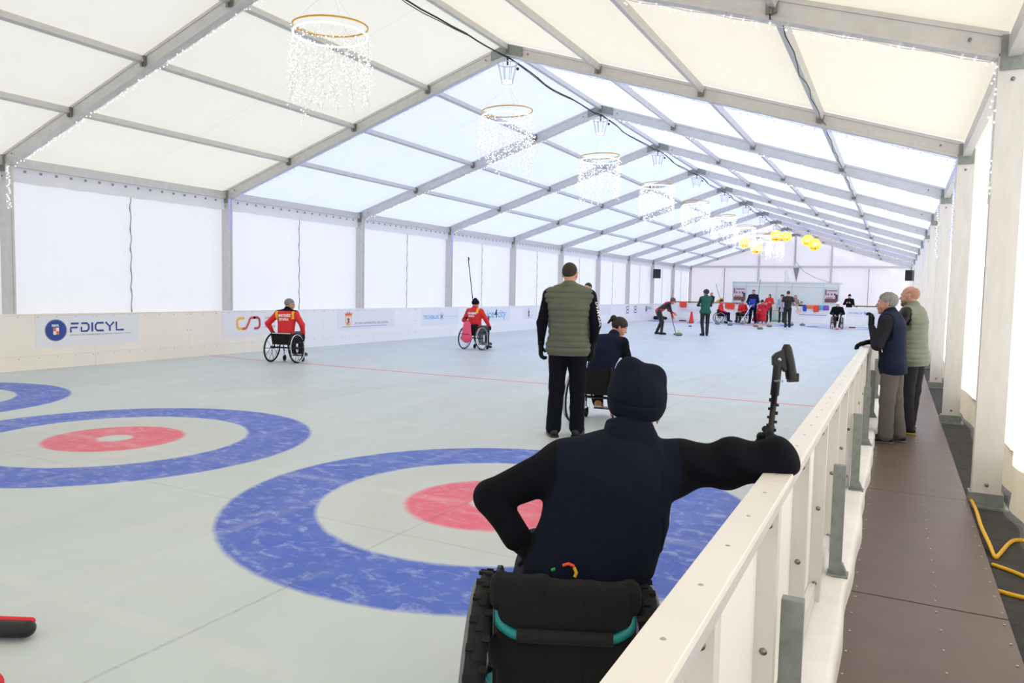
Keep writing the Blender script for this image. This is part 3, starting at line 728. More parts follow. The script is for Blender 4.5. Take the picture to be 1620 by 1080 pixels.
tag(MB().tube(pts, .014, 6).build('power_cable', M_black), 'black power cable running along the tent ridge from arch to arch', 'cable')
tag(MB().tube([(p[0] + .05 + .03 * math.sin(i * .6), p[1], p[2] - .03 - .03 * abs(math.sin(i * .26))) for i, p in enumerate(pts)], .007, 5).build('thin_cable', M_black), 'thin black cable looping beside the thicker ridge cable', 'cable')
pts = []
for k in range(0, 3):
    ya = 6.986 + BAY * k
    for j in range(12):
        t_ = j / 12; pts.append((-1.05 - .02 * math.sin(j * 2) + .02, ya + BAY * t_, zb(-1.1) + .02 - .13 * math.sin(PI * t_) * (1 + .4 * math.sin(9 * t_)) * .8))
pts = [(-1.12, 6.92, zb(-1.1) + .25), (-1.12, 6.915, zb(-1.1) + .0)] + pts
tag(MB().tube(pts, .006, 5).build('hanging_cable', M_black), 'thin black cable drooping beside the roof purlin on the right slope', 'cable')
pts = [(XM + .02, 51.945, 5.3), (XM + .02, 51.945, 3.9), (-5.6, 51.85, 3.2), (-4.9, 51.85, 2.8), (-4.0, 51.85, 2.5), (-3.4, 51.85, 2.44)]
tag(MB().tube(pts, .012, 5).build('gable_cable', mat('grey_cable', (110, 110, 116), .6)), 'grey cable sagging across the gable wall behind the kiosk', 'cable')
pts = [(.60, 6.9, -.10), (.63, 6.3, -.08), (.655, 5.8, -.10), (.67, 5.5, -.14), (.72, 5.35, -.15), (.82, 5.36, -.15), (.95, 5.3, -.15)]
def smooth_path(P, n=8):
    P = [Vector(p) for p in P]; out = []
    for i in range(len(P) - 1):
        p0, p1, p2, p3 = P[max(i - 1, 0)], P[i], P[i + 1], P[min(i + 2, len(P) - 1)]
        for j in range(n):
            t_ = j / n; out.append(.5 * ((2 * p1) + (p2 - p0) * t_ + (2 * p0 - 5 * p1 + 4 * p2 - p3) * t_ ** 2 + (3 * p1 - p0 - 3 * p2 + p3) * t_ ** 3))
    return out + [P[-1]]
tag(MB().tube(smooth_path([(.60, 7.1, -.13), (.605, 6.6, -.105), (.60, 6.1, -.105), (.615, 5.75, -.12), (.63, 5.55, -.148), (.66, 5.62, -.148), (.78, 6.0, -.148), (.9, 6.05, -.148)]), .013, 8).build('yellow_cable', M_cab), 'yellow power cable curling along the walkway edge under the white curtain', 'cable')
tag(MB().tube(smooth_path([(.58, 4.9, -.148), (.7, 4.86, -.148), (.82, 4.9, -.148), (.95, 4.85, -.148)]), .013, 8).build('yellow_cable', M_cab), 'short yellow cable crossing the dark ground nearest the curtain hem', 'cable')
tag(MB().tube(smooth_path([(.6, 5.38, -.148), (.7, 5.30, -.148), (.8, 5.18, -.148), (.92, 5.1, -.148)]), .013, 8).build('yellow_cable', M_cab), 'yellow cable slanting under the curtain hem between two other yellow cables', 'cable')
tag(MB().tube(smooth_path([(.585, 12.0, -.148), (.65, 11.9, -.148), (.74, 12.0, -.148), (.8, 12.3, -.148)]), .013, 8).build('yellow_cable', M_cab), 'yellow cable bend on the ground beyond the second curtain post', 'cable')

# ================================================================== CHANDELIERS AND LIGHT STRINGS
ORD = ['first', 'second', 'third', 'fourth', 'fifth', 'sixth', 'seventh', 'eighth', 'ninth', 'tenth', 'eleventh']
strands = []
for v in range(5):
    rnd = random.Random(v); L_ = rnd.uniform(.7, 1.0); pts = [(0, 0, 0)]
    n = 9
    for i in range(1, n + 1): pts.append((rnd.uniform(-.02, .02) + .02 * (i / n), rnd.uniform(-.04, .04), -L_ * i / n))
    mb = MB(); mb.tube(pts, .0028, 4, 0)
    for i in range(int(L_ / .05)):
        t_ = i * .05 / L_ * n; j = min(n - 1, int(t_)); p = Vector(pts[j]).lerp(Vector(pts[j + 1]), t_ - j)
        for _ in range(1 if p.z > -.15 else 2):
            q = p + Vector((rnd.uniform(-.05, .05), rnd.uniform(-.05, .05), rnd.uniform(-.04, .03))); mb.tube([p, q], .0022, 3, 0, caps=False); mb.ball(q, .0068, 5, 1)
    strands.append(mb.mesh('light_strand'))
for me in strands: me.materials.append(M_wirew); me.materials.append(M_led)
ring_me = MB(); ring_me.torus((0, 0, 0), (0, 0, 1), .44, .011, 48, 6); ring_me = ring_me.mesh('ring'); ring_me.materials.append(M_gold)
tube_me = MB(); tube_me.torus((0, 0, -.10), (0, 0, 1), .435, .010, 40, 6); tube_me = tube_me.mesh('led_ring'); tube_me.materials.append(M_led)
wires = MB()
for i in range(3): a = i * 2.094 + .4; wires.tube([(.44 * math.cos(a), .44 * math.sin(a), 0), (0, 0, .44)], .003, 4)
wires = wires.mesh('suspension_wire'); wires.materials.append(M_wirew)
cone = MB(); cone.lathe([(.17, .10), (.10, -.20)], 16); 
cone = MB()
for i in range(8):
    a = i * PI / 4; cone.tube([(.17 * math.cos(a), .17 * math.sin(a), .12), (.095 * math.cos(a), .095 * math.sin(a), -.20)], .006, 4)
cone.torus((0, 0, .12), (0, 0, 1), .17, .008, 24, 5); cone.torus((0, 0, -.20), (0, 0, 1), .095, .008, 20, 5); cone = cone.mesh('shade_frame'); cone.materials.append(M_chrome)
lens = MB().lathe([(1e-4, -.195), (.085, -.195), (.085, -.17), (1e-4, -.17)], 20).mesh('lens'); lens.materials.append(M_led)
for k in range(9):
    y = 6.986 + BAY * k; rnd = random.Random(40 + k)
    t = empty('chandelier', (XM, y, 4.60), rnd.uniform(0, 3), label='%s icicle-light chandelier with a gold ring, counted along the ridge from the camera' % ORD[k], cat='chandelier', group='icicle chandeliers along the ridge')
    r = link('ring', ring_me, None, t); r.rotation_euler = (rnd.uniform(-.04, .04), rnd.uniform(-.06, .06), 0)
    link('led_ring', tube_me, None, t); link('suspension_wire', wires, None, t)
    MB().tube([(0, 0, .44), (0, 0, .98 if k == 0 else .475)], .004, 4).build('drop_wire', M_wirew, t)
    for i in range(26):
        a = 2 * PI * i / 26 + rnd.uniform(-.06, .06); s_ = link('light_strand', strands[rnd.randrange(5)], None, t); s_.location = (.435 * math.cos(a), .435 * math.sin(a), -.09); s_.rotation_euler = (0, 0, a)
        sc = rnd.uniform(.75, 1.15); s_.scale = (1, 1, sc)
    if k > 0:
        t = empty('ridge_lamp', (XM, y - .02, 5.28), label='%s conical lamp with a bright lens hung under the ridge, counted from the camera' % ORD[k - 1], cat='lamp', group='conical lamps under the ridge')
        link('shade_frame', cone, None, t); link('lens', lens, None, t)
        MB().box(-.012, .012, -.012, .012, .10, .27).build('hanger', M_black, t)
        MB().ball((.19, .02, .02), .028, 8).build('knob', M_black, t)
# amber globes
for i, (x, z, r, nm) in enumerate(((-6.43, 5.0, .33, 'highest amber wire globe lamp, under the ridge near the gable'), (-5.84, 4.95, .26, 'small amber globe lamp just right of the ridge near the gable'), (-4.71, 4.72, .31, 'amber globe lamp on the right roof slope, upper of the pair'), (-4.26, 4.42, .33, 'lower amber globe lamp of the pair on the right roof slope'), (-8.14, 4.62, .30, 'amber globe lamp behind the chandeliers, upper of the pair on the left slope'), (-7.48, 4.30, .33, 'lowest amber globe lamp behind the last chandelier'))):
    t = empty('globe_lamp', (x, 45.0 if i != 3 else 44.2, z), label=nm, cat='lamp', group='amber globe lamps near the gable')
    mb = MB()
    for q in range(7): mb.torus((0, 0, 0), (math.cos(q * PI / 7), math.sin(q * PI / 7), .15 * math.sin(q * 2)), r * .95, .016, 24, 4)
    for q in (-.5, 0, .5): mb.torus((0, 0, r * q), (0, 0, 1), r * math.sqrt(1 - q * q) * .95, .014, 24, 4)
    mb.build('wire_cage', M_ledy, t)
    mb = MB(); mb.lathe([(r * .35, -r * .9), (r * .75, -r * .62), (r * .88, -r * .35)], 16); mb.build('gold_bowl', M_gold, t)
    mb = MB(); mb.ball((0, 0, 0), r * .35, 12); mb.build('bulb', mat('warm_bulb', (255, 226, 140), .4, emit=3), t)
    MB().tube([(0, 0, r), (0, 0, zb(x) + .1 - z)], .008, 5).build('cord', M_black, t)
# strings of lights along the beams
def string_mesh(seed, led):
    rnd = random.Random(seed); L_ = math.hypot(XM - XL, ZR - ZE); mb = MB(); mc = MB(); mc.tube([(L_ * i / 30, .055, -.006 - .012 * (i % 2)) for i in range(31)], .004, 4)
    n = 95
    for i in range(n):
        x = .1 + (L_ - .2) * i / n + rnd.uniform(-.03, .03); 
        for _ in range(rnd.choice((1, 1, 2))):
            p = Vector((x + rnd.uniform(-.03, .03), (.06 + rnd.uniform(-.02, .02)), rnd.uniform(-.055, -.004))); mb.ball(p, .0075, 4)
    a = mc.mesh('cord'); a.materials.append(M_wirew); b = mb.mesh('bulbs'); b.materials.append(led); return a, b
SM = {True: string_mesh(1, M_led), False: string_mesh(2, M_ledb)}
for k in range(-1, 10):
    y = 6.986 + BAY * k; 
    for side in (0, 1):
        if k < 0 : continue
        a, b = SM[k in (0, 2, 3, 5, 6, 8)]
        t = empty('light_string', (XL if side == 0 else XR, y, ZE), label='string of tiny lights under the %s arch beam from the camera, %s slope' % (ORD[k], ('left', 'right')[side]), cat='string lights', group='light strings under the roof beams')
        t.rotation_euler = (0, -math.atan(SL), 0) if side == 0 else (0, math.atan(SL), 0)
        t.scale = (1, 1, 1) if side == 0 else (-1, 1, 1)
        link('cord', a, None, t); link('bulbs', b, None, t, kind='stuff')
# vertical drops of lights on the right posts and nearest left post
for k, side in ((0, 1), (1, 1), (2, 1), (4, 1), (6, 1), (8, 1), (0, 0), (1, 0), (3, 0), (6, 0)):
    y = 6.986 + BAY * k; x = XR - .012 if side else XL + .012; rnd = random.Random(k * 3 + side); L_ = 1.1 if side else .7; mb = MB(); mc = MB()
    mc.tube([(0, -.03 + .01 * math.sin(i * 1.7), -L_ * i / 14) for i in range(15)], .004, 4)
    for i in range(26): mb.ball((rnd.uniform(-.03, .01) * (1 if side else -1), -.03 + rnd.uniform(-.03, .03), -L_ * i / 26), .008, 4)
    t = empty('light_drop', (x, y, ZE - .02), label='short hanging drop of tiny lights on the %s %s wall post from the camera' % (ORD[k], 'right' if side else 'left'), cat='string lights', group='light drops on the wall posts')
    mc.build('cord', M_wirew, t); mb.build('bulbs', M_led if k in (0, 2, 8) else M_ledb, t, kind='stuff')

# ================================================================== PEOPLE
def nrm(v): v = np.asarray(v, float); return v / (np.linalg.norm(v) + 1e-12)
def rot(yaw=0, pitch=0, roll=0):
    """local(+Y face, +Z up) -> figure space; yaw left positive, pitch nod down positive, roll tilt to the right positive; degrees"""
    return np.array(Matrix.Rotation(math.radians(yaw), 3, 'Z') @ Matrix.Rotation(-math.radians(pitch), 3, 'X') @ Matrix.Rotation(math.radians(roll), 3, 'Y'))
def head_prims(c, R, s=1., female=False):
    t = lambda x, y, z: c + R @ (np.array([x, y, z]) * s)
    q = [E(t(0, -.012, .034), V(.076, .095, .088) * s, .01, R), C(t(0, .018, .0), t(0, .040, -.066), .066 * s, .043 * s, .03),
         E(t(0, .066, -.092), V(.026, .020, .020) * s, .02, R), E(t(.036, .052, -.028), V(.028, .026, .03) * s, .02, R), E(t(-.036, .052, -.028), V(.028, .026, .03) * s, .02, R),
         C(t(0, .080, .018), t(0, .106, -.018), .0075 * s, .011 * s, .012), C(t(-.012, .094, -.022), t(.012, .094, -.022), .0085 * s, .0085 * s, .008),
         C(t(-.04, .074, .034), t(.04, .074, .034), .010 * s, .010 * s, .016),
         E(t(.032, .090, .012), V(.015, .010, .010) * s, .010, R, 's'), E(t(-.032, .090, .012), V(.015, .010, .010) * s, .010, R, 's'),
         E(t(0, .086, -.046), V(.024, .010, .007) * s, .008, R), E(t(0, .084, -.058), V(.020, .010, .008) * s, .008, R)]
    for sx in (-1, 1):
        q += [C(t(sx * .080, -.006, .020), t(sx * .077, .004, -.024), .018 * s, .012 * s, .008, n=R @ nrm((1, .35 * sx, 0)), s=2.2), E(t(sx * .088, .004, .002), V(.006, .009, .014) * s, .006, R, 's')]
    return q
def hand_prims(w, d, t, side, curl=18, r=0., thumb=1.):
    d = nrm(d); t = np.asarray(t, float); t = nrm(t - d * (t @ d)); n = np.cross(d, t) * (1 if side == 'L' else -1); q = []
    for off, L_, sp, tw in ((.031, .072, .10, 0), (.010, .080, .03, .1), (-.011, .075, -.04, .2), (-.031, .058, -.12, .35)):
        kn = w + d * (.092 - abs(off) * .15) + t * off * .95
        q.append(C(w + t * off * .55, kn, .0175 + r, .0125 + r, .012)); p = kn; a = math.radians(curl * .55); dd = nrm(d + t * sp)
        for seg, f in ((.45, 1.), (.32, 1.15), (.23, .8)):
            v = dd * math.cos(a) + n * math.sin(a); e = p + v * L_ * seg * 1.02; q.append(C(p, e, .0092 + r, .0080 + r, .0035)); p = e; a += math.radians(curl) * f
    b = w + d * .022 + t * .020; m = b + nrm(d * .62 + t * .72 + n * .35) * .042; e = m + nrm(d * .86 + t * (.42 * thumb) + n * .42) * .032
    q += [C(w, b, .017 + r, .015 + r, .012), C(b, m, .014 + r, .011 + r, .008), C(m, e, .0105 + r, .0085 + r, .003)]
    return q
def stand(h=1.75, **k):
    s = h / 1.75; J = dict(pel=(0, 0, .95), ch=(0, .0, 1.32), nk=(0, -.01, 1.47), hd=(0, .01, 1.625), hrot=(0, 0, 0),
        sL=(-.18, 0, 1.42), eL=(-.25, -.03, 1.14), wL=(-.27, .04, .89), fL=(0, .12, -1), tL=(.2, 1, 0),
        sR=(.18, 0, 1.42), eR=(.25, -.03, 1.14), wR=(.27, .04, .89), fR=(0, .12, -1), tR=(-.2, 1, 0),
        hL=(-.095, 0, .90), kL=(-.105, .02, .49), aL=(-.11, -.02, .09), toeL=(-.25, 1, 0), hR=(.095, 0, .90), kR=(.105, .02, .49), aR=(.11, -.02, .09), toeR=(.25, 1, 0))
    J = {a: (np.array(b) * s if a[0] not in 'ft' and a != 'hrot' else b) for a, b in J.items()}; J['s'] = s; J['cL'] = J['cR'] = 22; J.update({a: (np.array(b, float) if not np.isscalar(b) else b) for a, b in k.items()}); return J
def sit(s=1., **k):
    J = dict(pel=(0, .06, .53), ch=(0, .06, .88), nk=(0, .07, 1.02), hd=(0, .10, 1.165), hrot=(0, 0, 0),
        sL=(-.18, .06, .975), eL=(-.26, .0, .72), wL=(-.27, .17, .62), fL=(0, .9, -.5), tL=(.3, .3, 1),
        sR=(.18, .06, .975), eR=(.26, .0, .72), wR=(.27, .17, .62), fR=(0, .9, -.5), tR=(-.3, .3, 1),
        hL=(-.09, .09, .52), kL=(-.10, .48, .54), aL=(-.09, .50, .17), toeL=(-.1, 1, -.2), hR=(.09, .09, .52), kR=(.10, .48, .54), aR=(.09, .50, .17), toeR=(.1, 1, -.2))
    J = {a: (np.array(b) * s if a[0] not in 'ft' and a != 'hrot' else b) for a, b in J.items()}; J['s'] = s; J['cL'] = J['cR'] = 30; J['seated'] = 1; J.update({a: (np.array(b, float) if not np.isscalar(b) else b) for a, b in k.items()}); return J
def torso_prims(J, e=0., fwd=(0, 1, 0), hem=.0, wide=1., belly=0.):
    s = J['s']; pel, ch = J['pel'], J['ch']; up = nrm(ch - pel); f = nrm(np.array(fwd) - up * (np.array(fwd) @ up)); sh = (J['sL'] + J['sR']) / 2; lat = nrm(J['sR'] - J['sL'])
    mid = pel * .5 + ch * .5
    return [C(pel - up * hem, mid, (.158 * wide + e) * s, (.148 * wide + e) * s, .03, f, 1.35 - belly), C(mid, ch, (.148 * wide + e) * s, (.172 * wide + e) * s, .05, f, 1.42 - belly),
            C(ch, ch * .35 + sh * .65, (.165 * wide + e) * s, (.10 + e) * s, .05, f, 1.4),
            C(J['sL'] + lat * .02, J['sR'] - lat * .02, (.062 + e) * s, (.062 + e) * s, .05), C(J['nk'] - up * .03, J['sL'], (.062 + e) * s, (.052 + e) * s, .05), C(J['nk'] - up * .03, J['sR'], (.062 + e) * s, (.052 + e) * s, .05)]
def sleeve(J, sd, e=0., cuff=.0, rs=1.):
    s = J['s']; S_, E_, W_ = J['s' + sd], J['e' + sd], J['w' + sd]; d = nrm(W_ - E_)
    return [C(S_, E_, (.060 * rs + e) * s, (.048 * rs + e) * s, .03), C(E_, W_ - d * (.02 - cuff), (.049 * rs + e) * s, (.034 + e) * s, .02)]
def leg(J, sd, e=0., fl=1.):
    s = J['s']; return [C(J['h' + sd], J['k' + sd], (.088 + e) * s, (.062 + e) * s, .04), C(J['k' + sd], J['a' + sd], (.062 + e) * s, (.043 * fl + e) * s, .03)]
def shoe_prims(J, sd, seated=False):
    s = J['s']; a = J['a' + sd]; t = np.array(J['toe' + sd], float); flat = nrm((t[0], t[1], 0)); d = nrm(t); dn = V(0, 0, -1) if abs(t[2]) < .05 else nrm(np.cross(np.cross(d, V(0, 0, -1)), d))
    g = .062 * s if abs(t[2]) > .05 else max(.0, a[2] - .0); h = a + dn * (g - .045 * s) - d * .045 * s; toe = a + dn * (g - .036 * s) + d * .155 * s
    return [C(a + V(0, 0, .0), a + dn * .02, .046 * s, .046 * s, .02), C(h, toe, .045 * s, .038 * s, .03, nrm(np.cross(d, dn)), 1.08), C(a + dn * .02 + d * .02, toe - dn * .0, .042 * s, .034 * s, .03), PL(a + dn * g, dn, .004)], a + dn * g, d, dn
WR = lambda a, ph: DISP(lambda x, y, z: a * tri_noise(22, 19, 34, ph)(x, y, z) + a * .6 * tri_noise(47, 51, 63, ph + 1)(x, y, z))
def quilt(p, a, z0=0.): return DISP(lambda x, y, z: a * (1 - np.abs(np.sin(PI * (z - z0) / p)) ** .45))
def figure(label, loc, rz, J, o, res=.012, name='person', group=None):
    P = empty(name, loc, rz, label=label, cat='person', group=group); s = J['s']; c = J['hd']; R = rot(*J['hrot']); hs = s ** .5 * o.get('hs', 1.0); skin = o.get('skin', M_skin)
    up = nrm(J['ch'] - J['pel']); fwd = o.get('fwd', (0, 1, 0)); t = lambda x, y, z: c + R @ (np.array([x, y, z]) * hs)
    # body: one continuous skin surface
    b = torso_prims(J, -.035, fwd, 0) + head_prims(c, R, hs) + [C(J['nk'] - up * .05, t(0, -.02, -.05), .058 * s, .052 * s, .02)]
    for sd in 'LR': b += [C(J['s' + sd], J['e' + sd], .042 * s, .034 * s, .02), C(J['e' + sd], J['w' + sd], .035 * s, .024 * s, .02)] + hand_prims(J['w' + sd], J['f' + sd], J['t' + sd], sd, J['c' + sd])
    for sd in 'LR': b += [C(J['h' + sd], J['k' + sd], .068 * s, .048 * s, .03), C(J['k' + sd], J['a' + sd], .048 * s, .032 * s, .02), C(J['a' + sd], J['a' + sd] + nrm(J['toe' + sd]) * .12 * s + V(0, 0, -.03), .03 * s, .022 * s, .02)]
    body = sdf('body', b, min(res, o.get('bres', res)), skin, P)
    for sx in (-1, 1):
        ey = MB(); ey.ball((0, 0, 0), .0125 * hs, 12); M4 = Matrix.Translation(t(sx * .031, .076, .012)) @ Matrix(R.tolist()).to_4x4(); eo = ey.build('eye', M_eye, P); eo.data.transform(M4)
        if res < .012: iy = MB(); iy.lathe([(.0058 * hs, .0), (.0045 * hs, .0022), (1e-4, .003)], 12, M4 @ Matrix.Translation((0, .0105 * hs, 0)) @ Matrix.Rotation(-PI / 2, 4, 'X')); iy.build('iris', M_iris, eo)
    if o.get('brow', True): 
        for sx in (-1, 1):
            mb = MB(); mb.tube([t(sx * .016, .088, .030), t(sx * .032, .088, .036), t(sx * .05, .076, .032)], [.0025 * hs, .0035 * hs, .002 * hs], 6); mb.build('eyebrow', o.get('hair', (0, M_hairb))[1] or M_hairk, P)
    mb = MB(); mb.tube([t(-.023, .092, -.051), t(0, .0975, -.050), t(.023, .092, -.051)], [.0015, .0038 * hs, .0015], 6); mb.build('lips', M_lip, P)
    # hair and hats
    hk, hm = o.get('hair', ('short', M_hairb))
    rh = max(res * .6, .004) if res < .012 else .009
    if hk:
        q = []
        if hk == 'short': q = [E(t(0, -.018, .040), V(.082, .098, .090) * hs, .01, R), PL(t(0, .048, .048), R @ V(0, .85, -1), .01)]
        if hk == 'full': q = [E(t(0, -.018, .046), V(.090, .104, .095) * hs, .01, R), PL(t(0, .056, .042), R @ V(0, .8, -1), .015)]
        if hk == 'crop': q = [E(t(0, -.014, .036), V(.0785, .0965, .090) * hs, .01, R), PL(t(0, .040, .050), R @ V(0, .75, -1), .01)]
        if hk == 'ring': q = [E(t(0, -.014, .034), V(.0785, .0970, .089) * hs, .01, R), PL(t(0, .02, .0), R @ V(0, .9, -.8), .01), PL(t(0, -.02, .075), R @ V(0, .45, 1), .01)]
        if hk == 'pony': q = [E(t(0, -.016, .040), V(.087, .104, .094) * hs, .01, R), PL(t(0, .070, .040), R @ V(0, .75, -1), .01), E(t(0, -.115, .075), V(.036, .034, .036) * hs, .012, R), C(t(0, -.09, .07), t(0, -.12, .08), .028, .028, .01), C(t(0, -.130, .075), t(0, -.150, -.01), .024, .012, .01)]
        if hk == 'long': q = [E(t(0, -.018, .040), V(.086, .100, .092) * hs, .01, R), PL(t(0, .048, .040), R @ V(0, .85, -1), .01)]
        if hk == 'curly': q = [E(t(0, -.025, .045), V(.105, .112, .105) * hs, .01, R), PL(t(0, .050, .035), R @ V(0, .8, -1), .02)]
        if hk == 'long':
            q = q[:1] + [PL(t(0, .048, .040), R @ V(0, .85, -1), .01)]
            mbh = [C(t(sx * .06, -.03, .03), t(sx * .075, -.02, -.18), .035, .028, .03) for sx in (-1, 1)] + [C(t(0, -.07, .02), t(0, -.07, -.2), .05, .04, .03)]
            sdf('hair', mbh, rh, hm, P)
        q.append(DISP(lambda x, y, z: (.006 if hk == 'curly' else .0028 if hk in ('full', 'pony', 'long') else .0004) * tri_noise(90, 110, 60)(x, y, z)))
        sdf('hair', q, rh, hm, P)
    hat = o.get('hat')
    if hat:
        kind, m_ = hat
        if kind == 'beanie':
            sdf('beanie', [E(t(0, -.014, .044), V(.090, .110, .094) * hs, .01, R), C(t(0, -.03, .07), t(0, -.04, .115), .07 * hs, .05 * hs, .03), PL(t(0, 0, .005), R @ V(0, .35, -1), .006), E(t(0, -.01, .02), V(.075, .094, .07) * hs, .01, R, 's')], rh, m_, P)
        if kind == 'brim': 
            q = [E(t(0, -.014, .05), V(.088, .104, .085) * hs, .01, R), PL(t(0, 0, .035), R @ V(0, .1, -1), .006), E(t(0, 0, .045), V(.16, .17, .012) * hs, .01, R)]
            sdf('sun_hat', q[:2] + [q[2]], rh, m_, P)
    # clothes
    e = o.get('bulk', .0); top = o['top']; tm = top[0]; k = top[1] if len(top) > 1 else {}
    q = torso_prims(J, e, fwd, k.get('hem', .06), k.get('wide', 1.))
    if k.get('collar', 1): q += [C(J['nk'] - up * .02, J['nk'] + nrm(t(0, -.03, -.06) - J['nk']) * .045, (.072 + e * .5) * s, (.066 + e * .3) * s, .02)]
    if not k.get('short'):
        for sd in 'LR': q += sleeve(J, sd, e * .7, .0, k.get('rs', 1.))
    else:
        for sd in 'LR': q += [C(J['s' + sd], J['s' + sd] * .45 + J['e' + sd] * .55, (.064 + e) * s, (.062 + e) * s, .03)]
    q += [WR(k.get('wr', .0025), 1.)]
    hemp = J['pel'] - up * (k.get('hem', .06) + .05) * s; q += [PL(hemp, -up, .01)]
    jk = sdf('jacket' if not k.get('short') else 'shirt', q, res, tm, P, paint=k.get('paint'))
    P['_'] = 0; del P['_']
    out = {'P': P, 'jacket': jk, 't': t, 'R': R}
    if 'vest' in o:
        vm, vk = o['vest']; ve = e + vk.get('e', .018); q = torso_prims(J, ve, fwd, vk.get('hem', .08), vk.get('wide', 1.)) + [C(J['nk'] - up * .02, J['nk'] + nrm(t(0, -.035, -.05) - J['nk']) * vk.get('col', .05), (.078 + e) * s, (.074 + e * .5) * s, .02)]
        if not J.get('seated'): q += [C(J['hL'], J['hR'], (.118 + ve * .6) * s, (.118 + ve * .6) * s, .04)]
        for sd in 'LR':
            sp = J['s' + sd]; lat = nrm(sp - (J['sL'] + J['sR']) / 2); q += [C(sp + lat * .055 + up * .03, sp + lat * .05 - up * .17, .062, .055, .012, op='s'), E(sp + lat * .10, .085, .012, op='s')]
        if vk.get('quilt'): q += [quilt(vk['quilt'], vk.get('qa', .011), hemp[2])]
        q += [WR(.002, 2.)]; q += [PL(J['pel'] - up * (vk.get('hem', .08) + .06) * s, -up, .012)]
        out['vest'] = sdf('vest', q, res, vm, P, paint=vk.get('paint'))
    if o.get('trousers'):
        tr = o['trousers']; q = [C(J['pel'] - V(.05, 0, .02) * s, J['pel'] + V(.05, 0, -.02) * s, .115 * s, .115 * s, .03, (0, 1, 0), 1.05)]
        for sd in 'LR': q += leg(J, sd, o.get('te', .006), o.get('flare', 1.2))
        q += [WR(.0035, 4.)]
        for sd in 'LR':
            pass
        sdf('trousers', q, res, tr, P)
    for sd in 'LR':
        if o.get('shoes'):
            q, g, d, dn = shoe_prims(J, sd); so = sdf('shoe', q, max(res * .8, .005), o['shoes'], P)
            if res < .012:
                h = g - d * .05 * s; tt = g + d * .16 * s; sdf('sole', [C(h, tt, .047 * s, .040 * s, .02), PL(g, dn, .002), PL(g - dn * .022, -dn, .002)], .005, o.get('sole', M_sole), so)
        if o.get('gloves'):
            sdf('glove', [C(J['w' + sd] - nrm(J['w' + sd] - J['e' + sd]) * .05, J['w' + sd], .036 * s, .026 * s, .01)] + hand_prims(J['w' + sd], J['f' + sd], J['t' + sd], sd, J['c' + sd], .0035), max(min(res, .006), .0045) if res < .012 else .009, o['gloves'], P)
    return out

